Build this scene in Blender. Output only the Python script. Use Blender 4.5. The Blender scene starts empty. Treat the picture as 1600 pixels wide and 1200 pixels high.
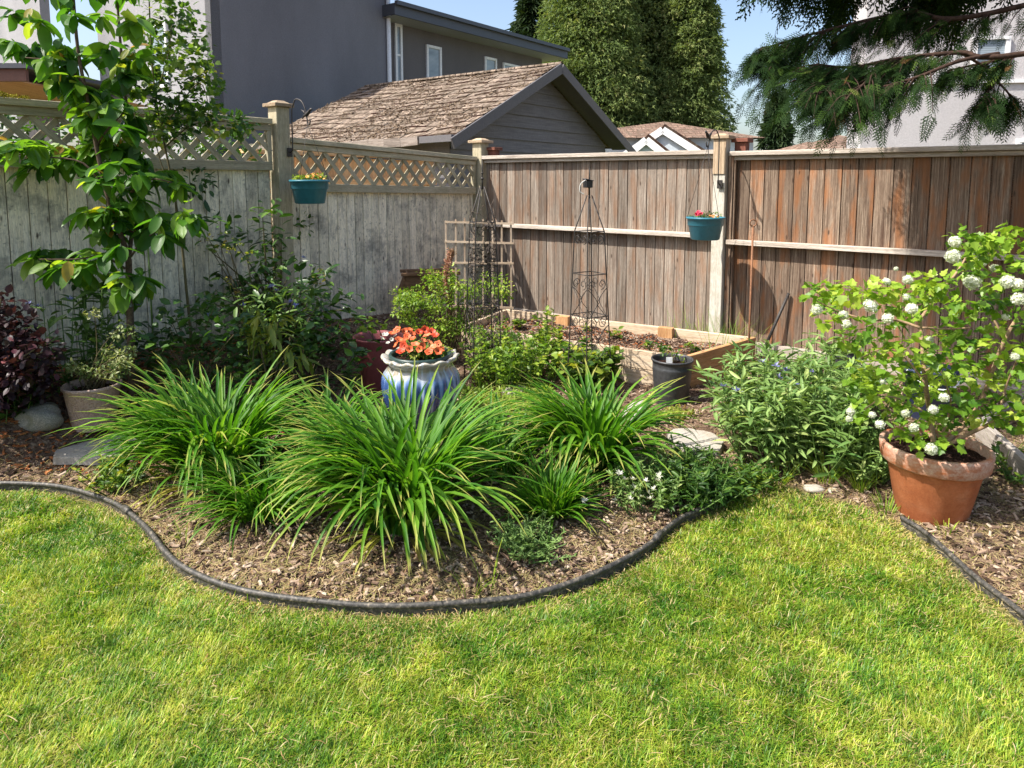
import bpy, math, random
import numpy as np
from mathutils import Vector, Matrix
random.seed(7); rs = np.random.RandomState(7)
C = bpy.data.collections.new('garden'); bpy.context.scene.collection.children.link(C)
sc = bpy.context.scene
# ---------------------------------------------------------------- camera, light, exposure
F = 1067.0; PITCH = math.radians(6.0); CAMZ = 1.575
CY = 280 + F * math.tan(PITCH)
cd = bpy.data.cameras.new('camera'); cam = bpy.data.objects.new('camera', cd); C.objects.link(cam)
cam.location = (0, 0, CAMZ); cam.rotation_euler = (math.radians(90) - PITCH, 0, 0)
cd.sensor_width = 36; cd.lens = 36 * F / 1600; cd.shift_y = -(600 - CY) / 1600
cd.clip_start = .05; cd.clip_end = 2000
sc.camera = cam
SUN = Vector((-.533, -.172, .72)).normalized()      # towards the sun
w = bpy.data.worlds.new('World'); sc.world = w; w.use_nodes = True
sky = w.node_tree.nodes.new('ShaderNodeTexSky'); sky.sky_type = 'NISHITA'; sky.sun_disc = False
sky.sun_elevation = math.asin(SUN.z); sky.sun_rotation = math.atan2(SUN.x, SUN.y)
sky.air_density = 1.0; sky.dust_density = 3.0; sky.ozone_density = 1.0
bg = w.node_tree.nodes['Background']; bg.inputs[1].default_value = .14
w.node_tree.links.new(sky.outputs[0], bg.inputs[0])
sl = bpy.data.lights.new('sun', 'SUN'); sl.energy = 5.0; sl.angle = math.radians(.55); sl.color = (1, .95, .87)
so = bpy.data.objects.new('sun', sl); C.objects.link(so); so.rotation_euler = SUN.to_track_quat('Z', 'Y').to_euler()
so.location = (-4, -3, 8)
sc.view_settings.view_transform = 'Standard'; sc.view_settings.look = 'None'
sc.view_settings.exposure = 0.88; sc.view_settings.gamma = 1
sc.render.engine = 'CYCLES'; sc.cycles.max_bounces = 8; sc.cycles.transparent_max_bounces = 8

def ray(px, py):
    u = (px - 800) / F; v = (CY - py) / F
    c, s = math.cos(PITCH), math.sin(PITCH)
    return np.array((u, c + v * s, -s + v * c))
def at(px, py, Y):
    r = ray(px, py); return np.array((0, 0, CAMZ)) + r * (Y / r[1])
# ---------------------------------------------------------------- fence frames
K0 = np.array((-.387, 7.95)); LD = np.array((-.6055, -.7958)); LN = np.array((.7958, -.6055))
RD = np.array((.795, -.606)); RN = np.array((-.606, -.795))
def gh(x, y):
    x = np.asarray(x, float); y = np.asarray(y, float)
    d = (x - K0[0]) * LN[0] + (y - K0[1]) * LN[1]
    u = (x - K0[0]) * LD[0] + (y - K0[1]) * LD[1]
    a = .10 + .20 * np.clip(u / 3.0, 0, 1)
    t = np.clip((1.0 - d) / .55, 0, 1); t = t * t * (3 - 2 * t)
    return a * t
def gp(px, py):
    r = ray(px, py); k = np.arange(1.2, 14, .004) / r[1]; P = np.array((0, 0, CAMZ)) + r * k[:, None]
    i = int(np.argmax(P[:, 2] <= gh(P[:, 0], P[:, 1]))); return P[i].copy()
def onwall(px, py, side, off=0.):
    D, N = (LD, LN) if side == 'L' else (RD, RN)
    r = ray(px, py); o = K0 + N * off
    k = (o @ N) / (r[:2] @ N); p = np.array((0, 0, CAMZ)) + r * k
    u = (p[:2] - K0) @ D
    return u, p[2]
def wp(side, u, n, z):
    D, N = (LD, LN) if side == 'L' else (RD, RN)
    q = K0 + D * u + N * n; return np.array((q[0], q[1], z))
# ---------------------------------------------------------------- geometry collector
class G:
    def __init__(s): s.v = []; s.f = []; s.r = []; s.c = []; s.n = 0
    def add(s, v, faces, r=0., co=None):
        v = np.asarray(v, float).reshape(-1, 3)
        s.v.append(v); s.r.append(np.broadcast_to(np.asarray(r, float), (len(v),)))
        s.c.append(v if co is None else np.asarray(co, float).reshape(-1, 3))
        for f in faces:
            f = np.asarray(f, np.int64); s.f.append((f if f.ndim == 2 else f[None]) + s.n)
        s.n += len(v); return s
    def box(s, c, sz, R=None, r=None, taper=None):
        r = random.random() if r is None else r
        sx, sy, sz_ = [k / 2 for k in sz]
        v = np.array([(x, y, z) for x in (-sx, sx) for y in (-sy, sy) for z in (-sz_, sz_)], float)
        if taper: v[v[:, 2] > 0, :2] *= taper
        ax = np.argsort(-np.array(sz), kind='stable'); co = v[:, ax] + np.array((r * 37., r * 11., r * 5.))
        if R is not None: v = v @ np.asarray(R).T
        return s.add(v + np.asarray(c), [[(0, 1, 3, 2), (4, 6, 7, 5), (0, 4, 5, 1), (2, 3, 7, 6), (0, 2, 6, 4), (1, 5, 7, 3)]], r, co)
    def beam(s, p0, p1, w, h, up=(0, 0, 1), r=None):
        p0 = np.asarray(p0, float); p1 = np.asarray(p1, float); d = p1 - p0; L = np.linalg.norm(d); d = d / L
        y = np.cross(up, d); y /= np.linalg.norm(y); z = np.cross(d, y)
        return s.box((p0 + p1) / 2, (L, w, h), np.stack((d, y, z), 1), r)
    def tube(s, P, rad, n=8, r=None, cap=True):
        r = random.random() if r is None else r
        P = np.asarray(P, float); m = len(P); rad = np.broadcast_to(rad, (m,))
        T = np.gradient(P, axis=0); T /= np.linalg.norm(T, axis=1)[:, None] + 1e-9
        a = np.array((0, 0, 1.)) if abs(T[0][2]) < .9 else np.array((1., 0, 0))
        N = np.cross(T[0], a); N /= np.linalg.norm(N); V = []
        ang = np.arange(n) * 2 * np.pi / n; L = 0; CO = []
        for i in range(m):
            N = N - T[i] * (N @ T[i]); N /= np.linalg.norm(N) + 1e-9; B = np.cross(T[i], N)
            V.append(P[i] + rad[i] * (np.cos(ang)[:, None] * N + np.sin(ang)[:, None] * B))
            if i: L += np.linalg.norm(P[i] - P[i - 1])
            CO.append(np.stack((np.full(n, L + r * 9), np.cos(ang) * rad[i], np.sin(ang) * rad[i]), 1))
        i, j = np.meshgrid(np.arange(m - 1), np.arange(n), indexing='ij'); i = i.ravel(); j = j.ravel(); k = (j + 1) % n
        fs = [np.stack((i * n + j, i * n + k, (i + 1) * n + k, (i + 1) * n + j), 1)]
        if cap: fs += [np.arange(n)[::-1], (m - 1) * n + np.arange(n)]
        return s.add(np.concatenate(V), fs, r, np.concatenate(CO))
    def lathe(s, prof, c=(0, 0, 0), n=48, r=0., fn=None):
        prof = np.asarray(prof, float); m = len(prof); a = np.arange(n) * 2 * np.pi / n
        R = prof[:, 0][:, None] * np.ones(n); Z = prof[:, 1][:, None] * np.ones(n)
        if fn: R, Z = fn(R, Z, a[None, :], np.arange(m)[:, None])
        V = np.stack((R * np.cos(a), R * np.sin(a), Z), 2).reshape(-1, 3)
        i, j = np.meshgrid(np.arange(m - 1), np.arange(n), indexing='ij'); i = i.ravel(); j = j.ravel(); k = (j + 1) % n
        s.add(V + np.asarray(c), [np.stack((i * n + j, i * n + k, (i + 1) * n + k, (i + 1) * n + j), 1)], r, V); return s
    def inst(s, tv, tf, P, X, Z, S, r, S2=None):
        """template (n,3) put m times: x axis X, approx normal Z, scale S"""
        P = np.asarray(P, float); m = len(P); X = X / (np.linalg.norm(X, axis=1)[:, None] + 1e-9)
        Z = Z - X * np.sum(X * Z, 1)[:, None]; Z = Z / (np.linalg.norm(Z, axis=1)[:, None] + 1e-9); Y = np.cross(Z, X)
        S = np.broadcast_to(S, (m,)); S2 = S if S2 is None else np.broadcast_to(S2, (m,))
        V = P[:, None] + (tv[None, :, 0, None] * X[:, None] * S[:, None, None] + tv[None, :, 1, None] * Y[:, None] * S2[:, None, None]
                          + tv[None, :, 2, None] * Z[:, None] * S[:, None, None])
        n = len(tv); off = (np.arange(m) * n)[:, None, None]; r = np.broadcast_to(r, (m,))
        fs = [(np.asarray(f)[None] + off).reshape(-1, np.asarray(f).shape[1]) for f in tf]
        co = np.tile(tv, (m, 1)) ; s.add(V.reshape(-1, 3), fs, np.repeat(r, n), co); return s
    def build(s, name, mat, parent=None, smooth=False, bevel=0, loc=None):
        v = np.concatenate(s.v); 
        if parent is not None:
            q = parent; L = np.zeros(3)
            while q is not None: L = L + np.array(q.location); q = q.parent
        elif loc is not None: L = np.asarray(loc, float)
        else: L = np.array(((v[:, 0].min() + v[:, 0].max()) / 2, (v[:, 1].min() + v[:, 1].max()) / 2, v[:, 2].min()))
        v = v - L
        me = bpy.data.meshes.new(name)
        tot = np.concatenate([np.full(len(f), f.shape[1]) for f in s.f]); idx = np.concatenate([f.ravel() for f in s.f])
        me.vertices.add(len(v)); me.vertices.foreach_set('co', v.astype(np.float32).ravel())
        me.loops.add(len(idx)); me.loops.foreach_set('vertex_index', idx.astype(np.int32))
        me.polygons.add(len(tot)); st = np.concatenate(([0], np.cumsum(tot)[:-1]))
        me.polygons.foreach_set('loop_start', st.astype(np.int32)); me.polygons.foreach_set('loop_total', tot.astype(np.int32))
        me.polygons.foreach_set('use_smooth', np.full(len(tot), smooth, bool))
        a = me.attributes.new('rnd', 'FLOAT', 'POINT'); a.data.foreach_set('value', np.concatenate(s.r).astype(np.float32))
        a = me.attributes.new('gco', 'FLOAT_VECTOR', 'POINT'); a.data.foreach_set('vector', np.concatenate(s.c).astype(np.float32).ravel())
        me.update(); me.validate()
        me.materials.append(mat)
        o = bpy.data.objects.new(name, me); C.objects.link(o); o.location = (0, 0, 0) if parent is not None else L
        if parent is not None: o.parent = parent
        if bevel:
            b = o.modifiers.new('bevel', 'BEVEL'); b.width = bevel; b.segments = 1; b.limit_method = 'ANGLE'
        return o
def tag(o, label, cat, group=None, kind=None):
    if label: o['label'] = label
    if cat: o['category'] = cat
    if group: o['group'] = group
    if kind: o['kind'] = kind
    return o
def root(name, loc, label, cat, group=None):
    o = bpy.data.objects.new(name, None); C.objects.link(o); o.location = tuple(float(k) for k in loc); o.empty_display_size = .1
    return tag(o, label, cat, group)
# ---------------------------------------------------------------- materials
class M:
    def __init__(s, name):
        s.m = bpy.data.materials.new(name); s.m.use_nodes = True; s.t = s.m.node_tree; s.N = s.t.nodes; s.L = s.t.links
        s.b = s.N['Principled BSDF']; s.out = s.N['Material Output']
    def n(s, t, **k):
        x = s.N.new(t)
        for a, v in k.items(): setattr(x, a, v)
        return x
    def l(s, a, b): s.L.new(a, b)
    def attr(s, nm, out='Fac'): return s.n('ShaderNodeAttribute', attribute_name=nm).outputs[out]
    def co(s, kind='gco', scale=(1, 1, 1)):
        src = s.attr('gco', 'Vector') if kind == 'gco' else s.n('ShaderNodeTexCoord').outputs['Object'] if kind == 'obj' else s.n('ShaderNodeNewGeometry').outputs['Position']
        mp = s.n('ShaderNodeMapping'); mp.inputs['Scale'].default_value = scale; s.l(src, mp.inputs[0]); return mp.outputs[0]
    def noise(s, vec, sc=5, det=4, ro=.55, dis=0):
        x = s.n('ShaderNodeTexNoise'); x.inputs['Scale'].default_value = sc; x.inputs['Detail'].default_value = det
        x.inputs['Roughness'].default_value = ro; x.inputs['Distortion'].default_value = dis
        if vec is not None: s.l(vec, x.inputs['Vector'])
        return x.outputs['Fac']
    def ramp(s, fac, stops, interp='LINEAR'):
        x = s.n('ShaderNodeValToRGB'); e = x.color_ramp.elements; x.color_ramp.interpolation = interp
        while len(e) < len(stops): e.new(.5)
        for k, (p, c) in zip(e, stops): k.position = p; k.color = (*((c, c, c) if not hasattr(c, '__len__') else c), 1)
        s.l(fac, x.inputs[0]); return x.outputs[0]
    def mix(s, a, b, fac, mode='MIX'):
        x = s.n('ShaderNodeMix', data_type='RGBA', blend_type=mode)
        for v, i in ((fac, 0), (a, 6), (b, 7)):
            if hasattr(v, 'links'): s.l(v, x.inputs[i])
            elif i == 0: x.inputs[0].default_value = v
            else: x.inputs[i].default_value = (*v, 1) if hasattr(v, '__len__') else (v, v, v, 1)
        return x.outputs[2]
    def math(s, op, a, b=0.):
        x = s.n('ShaderNodeMath', operation=op)
        for v, i in ((a, 0), (b, 1)):
            if hasattr(v, 'links'): s.l(v, x.inputs[i])
            else: x.inputs[i].default_value = v
        return x.outputs[0]
    def bump(s, h, st=.3, d=.01):
        x = s.n('ShaderNodeBump'); x.inputs['Strength'].default_value = st; x.inputs['Distance'].default_value = d
        s.l(h, x.inputs['Height']); s.l(x.outputs[0], s.b.inputs['Normal']); return s
    def fin(s, col, rough=.6, spec=None, metal=0):
        if hasattr(col, 'links'): s.l(col, s.b.inputs['Base Color'])
        else: s.b.inputs['Base Color'].default_value = (*col, 1)
        if hasattr(rough, 'links'): s.l(rough, s.b.inputs['Roughness'])
        else: s.b.inputs['Roughness'].default_value = rough
        if spec is not None: s.b.inputs['Specular IOR Level'].default_value = spec
        s.b.inputs['Metallic'].default_value = metal
        return s.m
def leafmat(name, stops, trans=.4, rough=.45, tcol=1.25, spec=.4, vein=.0):
    m = M(name); r = m.attr('rnd'); c = m.ramp(r, stops)
    n = m.noise(m.co('pos'), 9, 2); c = m.mix(c, m.mix(c, (.55, .6, .45), 1, 'MULTIPLY'), m.ramp(n, [(.35, 0), (.7, 1)]))
    if vein:
        g = m.n('ShaderNodeSeparateXYZ'); m.l(m.attr('gco', 'Vector'), g.inputs[0])
        wv = m.n('ShaderNodeTexWave', bands_direction='X'); wv.inputs['Scale'].default_value = 5
        cb = m.n('ShaderNodeCombineXYZ'); m.l(m.math('SUBTRACT', g.outputs[0], m.math('ABSOLUTE', g.outputs[1])), cb.inputs[0]); m.l(cb.outputs[0], wv.inputs['Vector'])
        c = m.mix(c, m.mix(c, (1.35, 1.3, 1.1), 1, 'MULTIPLY'), m.math('MULTIPLY', m.math('POWER', wv.outputs['Fac'], 4), vein))
        m.bump(wv.outputs['Fac'], .25, .004)
    m.fin(c, rough, spec)
    tr = m.n('ShaderNodeBsdfTranslucent'); m.l(m.mix(c, (tcol, tcol * 1.0, tcol * .45), 1, 'MULTIPLY'), tr.inputs[0])
    mx = m.n('ShaderNodeMixShader'); mx.inputs[0].default_value = trans
    m.l(m.b.outputs[0], mx.inputs[1]); m.l(tr.outputs[0], mx.inputs[2]); m.l(mx.outputs[0], m.out.inputs[0])
    return m.m
def wood(name, stops, stain=(.1, .08, .06), stainf=.5, var=.35, rough=.85, knots=True, rust=None, mottle=None, gs=1., bump=.5):
    m = M(name); g = m.noise(m.co('gco', (2.2, 55 * gs, 55 * gs)), 1, 5, .65, .6)
    c = m.ramp(g, stops)
    g2 = m.noise(m.co('gco', (1.2, 16, 16)), 1.3, 3)
    c = m.mix(c, stain, m.math('MULTIPLY', m.ramp(g2, [(.5, 0), (.75, 1)]), stainf))
    f = m.noise(m.co('gco', (25, 300, 300)), 1, 2)
    c = m.mix(c, m.ramp(f, [(.3, .55), (.6, 1.2)]), .6, 'MULTIPLY')
    if mottle:
        p = m.noise(m.co('pos', (1, 1, 1.3)), 2.6, 5, .7); c = m.mix(c, mottle[0], m.math('MULTIPLY', m.ramp(p, [(.50, 0), (.66, 1)]), mottle[1])); p = m.noise(m.co('gco', (2.6, 9, 9)), 1.3, 5, .75); c = m.mix(c, mottle[0], m.math('MULTIPLY', m.ramp(p, [(.5, 0), (.68, 1)]), mottle[1]))
        p = m.noise(m.co('pos'), 30, 3, .7); c = m.mix(c, mottle[0], m.math('MULTIPLY', m.ramp(p, [(.58, 0), (.68, 1)]), mottle[1] * .8))
    if rust:
        p = m.noise(m.co('gco', (1.1, 5, 5)), 2.1, 3, .6); c = m.mix(c, rust[0], m.math('MULTIPLY', m.ramp(p, [(.48, 0), (.66, 1)]), rust[1]))
    r = m.attr('rnd'); c = m.mix(c, m.ramp(r, [(0, 1 - var), (.5, 1.), (1, 1 + var * .6)]), 1, 'MULTIPLY')
    if knots:
        v = m.n('ShaderNodeTexVoronoi'); v.inputs['Scale'].default_value = 1; m.l(m.co('gco', (4.5, 14, 14)), v.inputs['Vector'])
        c = m.mix(c, (.05, .03, .02), m.ramp(v.outputs['Distance'], [(.06, .85), (.13, 0)]))
    m.bump(m.math('ADD', g, f), bump, .004)
    return m.fin(c, rough, .2)
# ---------------------------------------------------------------- numeric helpers
def vnoise(x, y, sc, seed=0):
    x = np.asarray(x) * sc + 100; y = np.asarray(y) * sc + 100
    tb = np.random.RandomState(seed).rand(256, 256); i = np.floor(x).astype(int); j = np.floor(y).astype(int)
    fx = x - i; fy = y - j; fx = fx * fx * (3 - 2 * fx); fy = fy * fy * (3 - 2 * fy)
    g = lambda a, b: tb[a % 256, b % 256]
    return (g(i, j) * (1 - fx) + g(i + 1, j) * fx) * (1 - fy) + (g(i, j + 1) * (1 - fx) + g(i + 1, j + 1) * fx) * fy
def inpoly(x, y, P):
    c = np.zeros(np.shape(x), bool); n = len(P)
    for i in range(n):
        x1, y1 = P[i]; x2, y2 = P[(i + 1) % n]
        if y1 == y2: continue
        k = ((y1 > y) != (y2 > y)) & (x < (x2 - x1) * (y - y1) / (y2 - y1) + x1); c ^= k
    return c
def segdist(x, y, P):
    d = np.full(np.shape(x), 9.)
    for (x1, y1), (x2, y2) in zip(P[:-1], P[1:]):
        dx, dy = x2 - x1, y2 - y1; L = dx * dx + dy * dy + 1e-12
        t = np.clip(((x - x1) * dx + (y - y1) * dy) / L, 0, 1)
        d = np.minimum(d, np.hypot(x - x1 - t * dx, y - y1 - t * dy))
    return d
def smooth(P, n=6):
    P = np.asarray(P, float); out = []
    for i in range(len(P) - 1):
        a, b, c, d = P[max(i - 1, 0)], P[i], P[i + 1], P[min(i + 2, len(P) - 1)]
        for k in range(n):
            t = k / n; out.append(.5 * (2 * b + (c - a) * t + (2 * a - 5 * b + 4 * c - d) * t * t + (3 * b - a - 3 * c + d) * t ** 3))
    return np.array(out + [P[-1]])
g0 = lambda px, py: (lambda r: (np.array((0, 0, CAMZ)) + r * (-CAMZ / r[2]))[:2])(ray(px, py))
E1 = smooth([g0(*p) for p in [(-260, 800), (-100, 768), (0, 763), (60, 764), (100, 769), (140, 780), (180, 795), (210, 815), (235, 840), (252, 864), (278, 890), (320, 912), (370, 930), (430, 943), (500, 951), (570, 956), (640, 957), (700, 955), (760, 950), (820, 941), (880, 925), (940, 902), (990, 876), (1020, 855), (1040, 836), (1062, 820), (1090, 806), (1112, 790), (1128, 772)]], 5)
E2 = smooth([g0(*p) for p in [(1408, 818), (1440, 838), (1480, 872), (1520, 908), (1560, 940), (1600, 973), (1660, 1025), (1760, 1110)]], 5)
EM = [g0(*p) for p in [(1140, 765), (1180, 752), (1230, 757), (1290, 775), (1350, 790), (1390, 806)]]
LINE = np.concatenate((E1, np.array(EM), E2))
LAWN = np.concatenate((LINE, [(6, .6), (6, -3), (-6, -3), (-6, 3.0)]))
def lawnmask(x, y): return inpoly(x, y, LAWN)
# ---------------------------------------------------------------- ground sheet
def bumps(x, y): return .018 * (vnoise(x, y, 3, 1) - .5) + .012 * (vnoise(x, y, 11, 2) - .5)
xs = np.concatenate((-np.geomspace(500, 5.2, 22), np.arange(-5, 5.01, .03), np.geomspace(5.2, 500, 22)))
ys = np.concatenate((-np.geomspace(300, .6, 16), np.arange(-.5, 9.01, .03), np.geomspace(9.3, 900, 24)))
X, Y = np.meshgrid(xs, ys, indexing='ij'); near = (np.abs(X) < 5.1) & (Y > -.6) & (Y < 9.1)
lm = lawnmask(X, Y); dd = segdist(X, Y, LINE); sgn = np.where(lm, -dd, dd)
bed = np.clip(.5 + sgn / .06, 0, 1); bed[Y > 9.1] = 0
Z = gh(X, Y) * (Y < 10) + np.where(near, bumps(X, Y) * bed, 0) + .035 * np.clip(sgn / .25, 0, 1) * near - .01
nx, ny = X.shape; i, j = np.meshgrid(np.arange(nx - 1), np.arange(ny - 1), indexing='ij'); i = i.ravel(); j = j.ravel()
g = G(); g.add(np.stack((X, Y, Z), 2).reshape(-1, 3), [np.stack((i * ny + j, (i + 1) * ny + j, (i + 1) * ny + j + 1, i * ny + j + 1), 1)], bed.ravel())
def gz(x, y):
    x = np.asarray(x, float); y = np.asarray(y, float); s = np.where(lawnmask(x, y), -1, 1) * segdist(x, y, LINE)
    return gh(x, y) + bumps(x, y) * np.clip(.5 + s / .06, 0, 1) + .035 * np.clip(s / .25, 0, 1) - .01
m = M('ground_soil'); b = m.attr('rnd'); P = m.co('pos')
n1 = m.noise(P, 38, 5, .75); n2 = m.noise(P, 5, 4, .6)
soil = m.ramp(n1, [(.3, (.035, .02, .014)), (.5, (.13, .08, .055)), (.68, (.33, .24, .17))])
soil = m.mix(soil, (.16, .12, .06), m.math('MULTIPLY', m.ramp(n2, [(.5, 0), (.7, 1)]), .5))
thatch = m.ramp(n1, [(.3, (.04, .06, .012)), (.55, (.12, .14, .03)), (.75, (.32, .27, .10))])
m.bump(n1, .8, .02)
ground = g.build('ground', m.fin(m.mix(thatch, soil, b), .95, .1), smooth=True, loc=(0, 0, 0)); tag(ground, None, None, kind='structure')
# ---------------------------------------------------------------- strap-leaf generator
def blades(g, P, az, e0, e1, L, w, rnd, K=8, fold=.25, pw=1.3, side=0., flat=False, base=.55):
    P = np.asarray(P, float); n = len(P); t = np.linspace(0, 1, K + 1)
    A = lambda q: np.broadcast_to(np.asarray(q, float), (n,))[:, None]
    az, e0, e1, L, w = map(A, (az, e0, e1, L, w)); sd = A(side)
    e = e0 + (e1 - e0) * t[None] ** pw; a = az + sd * t[None] ** 2
    T = np.stack((np.cos(e) * np.cos(a), np.cos(e) * np.sin(a), np.sin(e)), 2)
    step = (T[:, :-1] + T[:, 1:]) / 2 * (L / K)[:, :, None]
    Q = np.concatenate((np.zeros((n, 1, 3)), np.cumsum(step, 1)), 1) + P[:, None]
    S = np.stack((-np.sin(a), np.cos(a), np.zeros_like(a)), 2); U = np.cross(T, S)
    wp_ = w * (base + (1 - base) * np.minimum(1, t * 4))[None] * (1 - t[None] ** 3) ** .8 + .0002
    if flat: V = np.stack((Q - S * wp_[..., None] / 2, Q + S * wp_[..., None] / 2), 2); q = 2
    else: V = np.stack((Q - S * wp_[..., None] / 2, Q - np.abs(U) * 0 - U * (-1) * 0 - np.where(U[..., 2:] < 0, -U, U) * wp_[..., None] * fold, Q + S * wp_[..., None] / 2), 2); q = 3
    i, k, h = np.meshgrid(np.arange(n), np.arange(K), np.arange(q - 1), indexing='ij'); b0 = (i * (K + 1) + k) * q + h
    b0 = b0.ravel(); tt = np.broadcast_to(t[None, :, None], V.shape[:3]); ss = np.broadcast_to(np.arange(q)[None, None] - (q - 1) / 2, V.shape[:3])
    g.add(V.reshape(-1, 3), [np.stack((b0, b0 + 1, b0 + 1 + q, b0 + q), 1)], np.repeat(np.broadcast_to(rnd, (n,)), (K + 1) * q), np.stack((tt, ss, tt * 0), 3).reshape(-1, 3))
# ---------------------------------------------------------------- lawn grass
def lawn_points(n, x0, x1, y0, y1):
    x = rs.uniform(x0, x1, n); y = rs.uniform(y0, y1, n); k = lawnmask(x, y) & (np.abs(x) < y * .80 + .9); return x[k], y[k]
parts = []
for n_, y0_, y1_ in ((125000, 1.25, 2.0), (200000, 2.0, 3.0), (125000, 3.0, 4.6)):
    parts.append(lawn_points(n_ * 2, -3.2, 3.2, y0_, y1_))
x = np.concatenate([p[0] for p in parts]); y = np.concatenate([p[1] for p in parts])
d = segdist(x, y, LINE); pt = .6 * vnoise(x, y, 2.2, 5) + .4 * vnoise(x, y, 7, 6)
dryR = np.clip((x - .9) / 1.2, 0, 1) * np.clip((y - 1.9) / .9, 0, 1) * .55
dens = np.clip(.30 + d / .10, 0, 1) * np.clip(1.25 - dryR - (pt > .72) * .5, .3, 1)
k = rs.rand(len(x)) < dens; x, y, d, pt, dryR = x[k], y[k], d[k], pt[k], dryR[k]
q = LINE[rs.randint(0, len(LINE), 5200)] + rs.normal(0, .035, (5200, 2)); q = q[~lawnmask(q[:, 0], q[:, 1])]; x = np.append(x, q[:, 0]); y = np.append(y, q[:, 1]); d = np.append(d, q[:, 0] * 0 + .03); pt = np.append(pt, q[:, 0] * 0 + .5); dryR = np.append(dryR, q[:, 0] * 0); n = len(x)
dry = rs.rand(n) < np.clip(.13 + .55 * np.exp(-d / .09) + .5 * dryR + .5 * np.clip(pt - .55, 0, 1), 0, .9)
hue = np.clip(.31 + .25 * (vnoise(x, y, 1.7, 8) - .5) + .4 * (vnoise(x, y, 7, 9) - .5) + .4 * (vnoise(x, y, 22, 19) - .5) + rs.normal(0, .2, n), 0, .66)
rn = np.where(dry, rs.uniform(.72, 1, n), hue)
flow = 6.3 * vnoise(x, y, 1.6, 12) + 2
az = np.where(rs.rand(n) < .4, flow + rs.normal(0, .9, n), rs.uniform(0, 6.28, n))
L = rs.uniform(.018, .044, n) * (.5 + .9 * vnoise(x, y, 9, 14) + .25 * vnoise(x, y, 25, 15)); L = L * np.where(d < .1, .75, 1); wid = rs.uniform(.002, .0038, n) * np.clip(y / 2.4, .8, 1.5)
e0 = rs.uniform(.45, 1.5, n) - dry * .4
g = G(); blades(g, np.stack((x, y, gz(x, y) - .002), 1), az, e0, e0 - rs.uniform(.3, 1.5, n), L, wid, rn, K=3, flat=True, base=.8)
GR = leafmat('lawn_grass_blades', [(0, (.07, .19, .015)), (.3, (.20, .36, .025)), (.55, (.42, .50, .05)), (.67, (.55, .54, .10)), (.72, (.50, .38, .13)), (1, (.70, .56, .30))], .42, .45, 1.3, .4)
o = g.build('grass', GR, loc=(0, 0, 0)); tag(o, None, None, kind='stuff'); o['label'] = 'short sunlit yellow green lawn grass with dry straw patches'; o['category'] = 'grass'
# ---------------------------------------------------------------- mulch chips, clippings
def bed_points(n, y0=2.2, y1=7.2):
    y = rs.uniform(y0, y1, n); x = rs.uniform(-1, 1, n) * (y * .78 + .5)
    dl = (x - K0[0]) * LN[0] + (y - K0[1]) * LN[1]; dr = (x - K0[0]) * RN[0] + (y - K0[1]) * RN[1]
    k = ~lawnmask(x, y) & (dl > .05) & (dr > .03); return x[k], y[k]
x, y = bed_points(90000); k = (rs.rand(len(x)) < np.clip(3.2 / y, .3, 1)) & (segdist(x, y, LINE) > .02); x, y = x[k], y[k]; n = len(x)
tv = np.array([(-.5, -.5, -.5), (.5, -.35, -.5), (.45, .5, -.5), (-.4, .4, -.5), (-.42, -.4, .5), (.4, -.25, .4), (.35, .4, .5), (-.3, .3, .35)])
tv = tv * (1, .34, .16); tf = [np.array([(0, 3, 2, 1), (4, 5, 6, 7), (0, 1, 5, 4), (1, 2, 6, 5), (2, 3, 7, 6), (3, 0, 4, 7)])]
a = rs.uniform(0, 6.28, n); Xd = np.stack((np.cos(a), np.sin(a), rs.normal(0, .25, n)), 1); Zd = np.stack((rs.normal(0, .3, n), rs.normal(0, .3, n), np.ones(n)), 1)
S = .007 + .042 * rs.rand(n) ** 2.6; red = np.clip((-1.2 - x) / .8, 0, 1) * (y > 3.5)
rn = np.clip(np.where(rs.rand(n) < red * .8, rs.uniform(.72, 1, n), rs.uniform(0, .7, n)), 0, 1)
g = G(); g.inst(tv, tf, np.stack((x, y, gz(x, y) + .004 + rs.rand(n) * .012), 1), Xd, Zd, S, rn)
m = M('bark_mulch'); c = m.ramp(m.attr('rnd'), [(0, (.03, .018, .012)), (.25, (.12, .075, .05)), (.5, (.27, .19, .135)), (.7, (.46, .36, .27)), (.73, (.22, .07, .025)), (1, (.36, .14, .05))])
c = m.mix(c, m.ramp(m.noise(m.co('pos'), 90, 3), [(.3, .6), (.7, 1.3)]), .7, 'MULTIPLY')
o = g.build('mulch', m.fin(c, .9, .15), loc=(0, 0, 0)); tag(o, 'loose bark mulch and wood chips covering the garden bed', 'mulch', kind='stuff')
x, y = bed_points(110000, 2.2, 5.2); d = segdist(x, y, LINE); pn = vnoise(x, y, 3.5, 21)
right = (x > 1.5)
k = rs.rand(len(x)) < np.where(right, .7, np.clip(np.exp(-d / .3) * 1.3 * np.clip((pn - .3) * 4, 0, 1) + .16, 0, 1)); x, y, d = x[k], y[k], d[k]; n = len(x)
xl, yl = lawn_points(3500, -3, 3, 1.4, 4.4); x = np.concatenate((x, xl)); y = np.concatenate((y, yl)); n2_ = len(xl); n = len(x)
lift = np.concatenate((np.full(n - n2_, .01), np.full(n2_, .025)))
g = G(); blades(g, np.stack((x, y, gz(x, y) + lift), 1), rs.uniform(0, 6.28, n), rs.uniform(0, .35, n), rs.uniform(-.5, .1, n), rs.uniform(.012, .06, n), rs.uniform(.0014, .003, n), rs.rand(n), K=3, flat=True, side=rs.normal(0, .8, n), base=.8)
DRY = leafmat('dry_clippings', [(0, (.30, .28, .10)), (.4, (.46, .36, .18)), (.7, (.6, .46, .27)), (1, (.40, .22, .11))], .2, .7, 1., .2)
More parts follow.
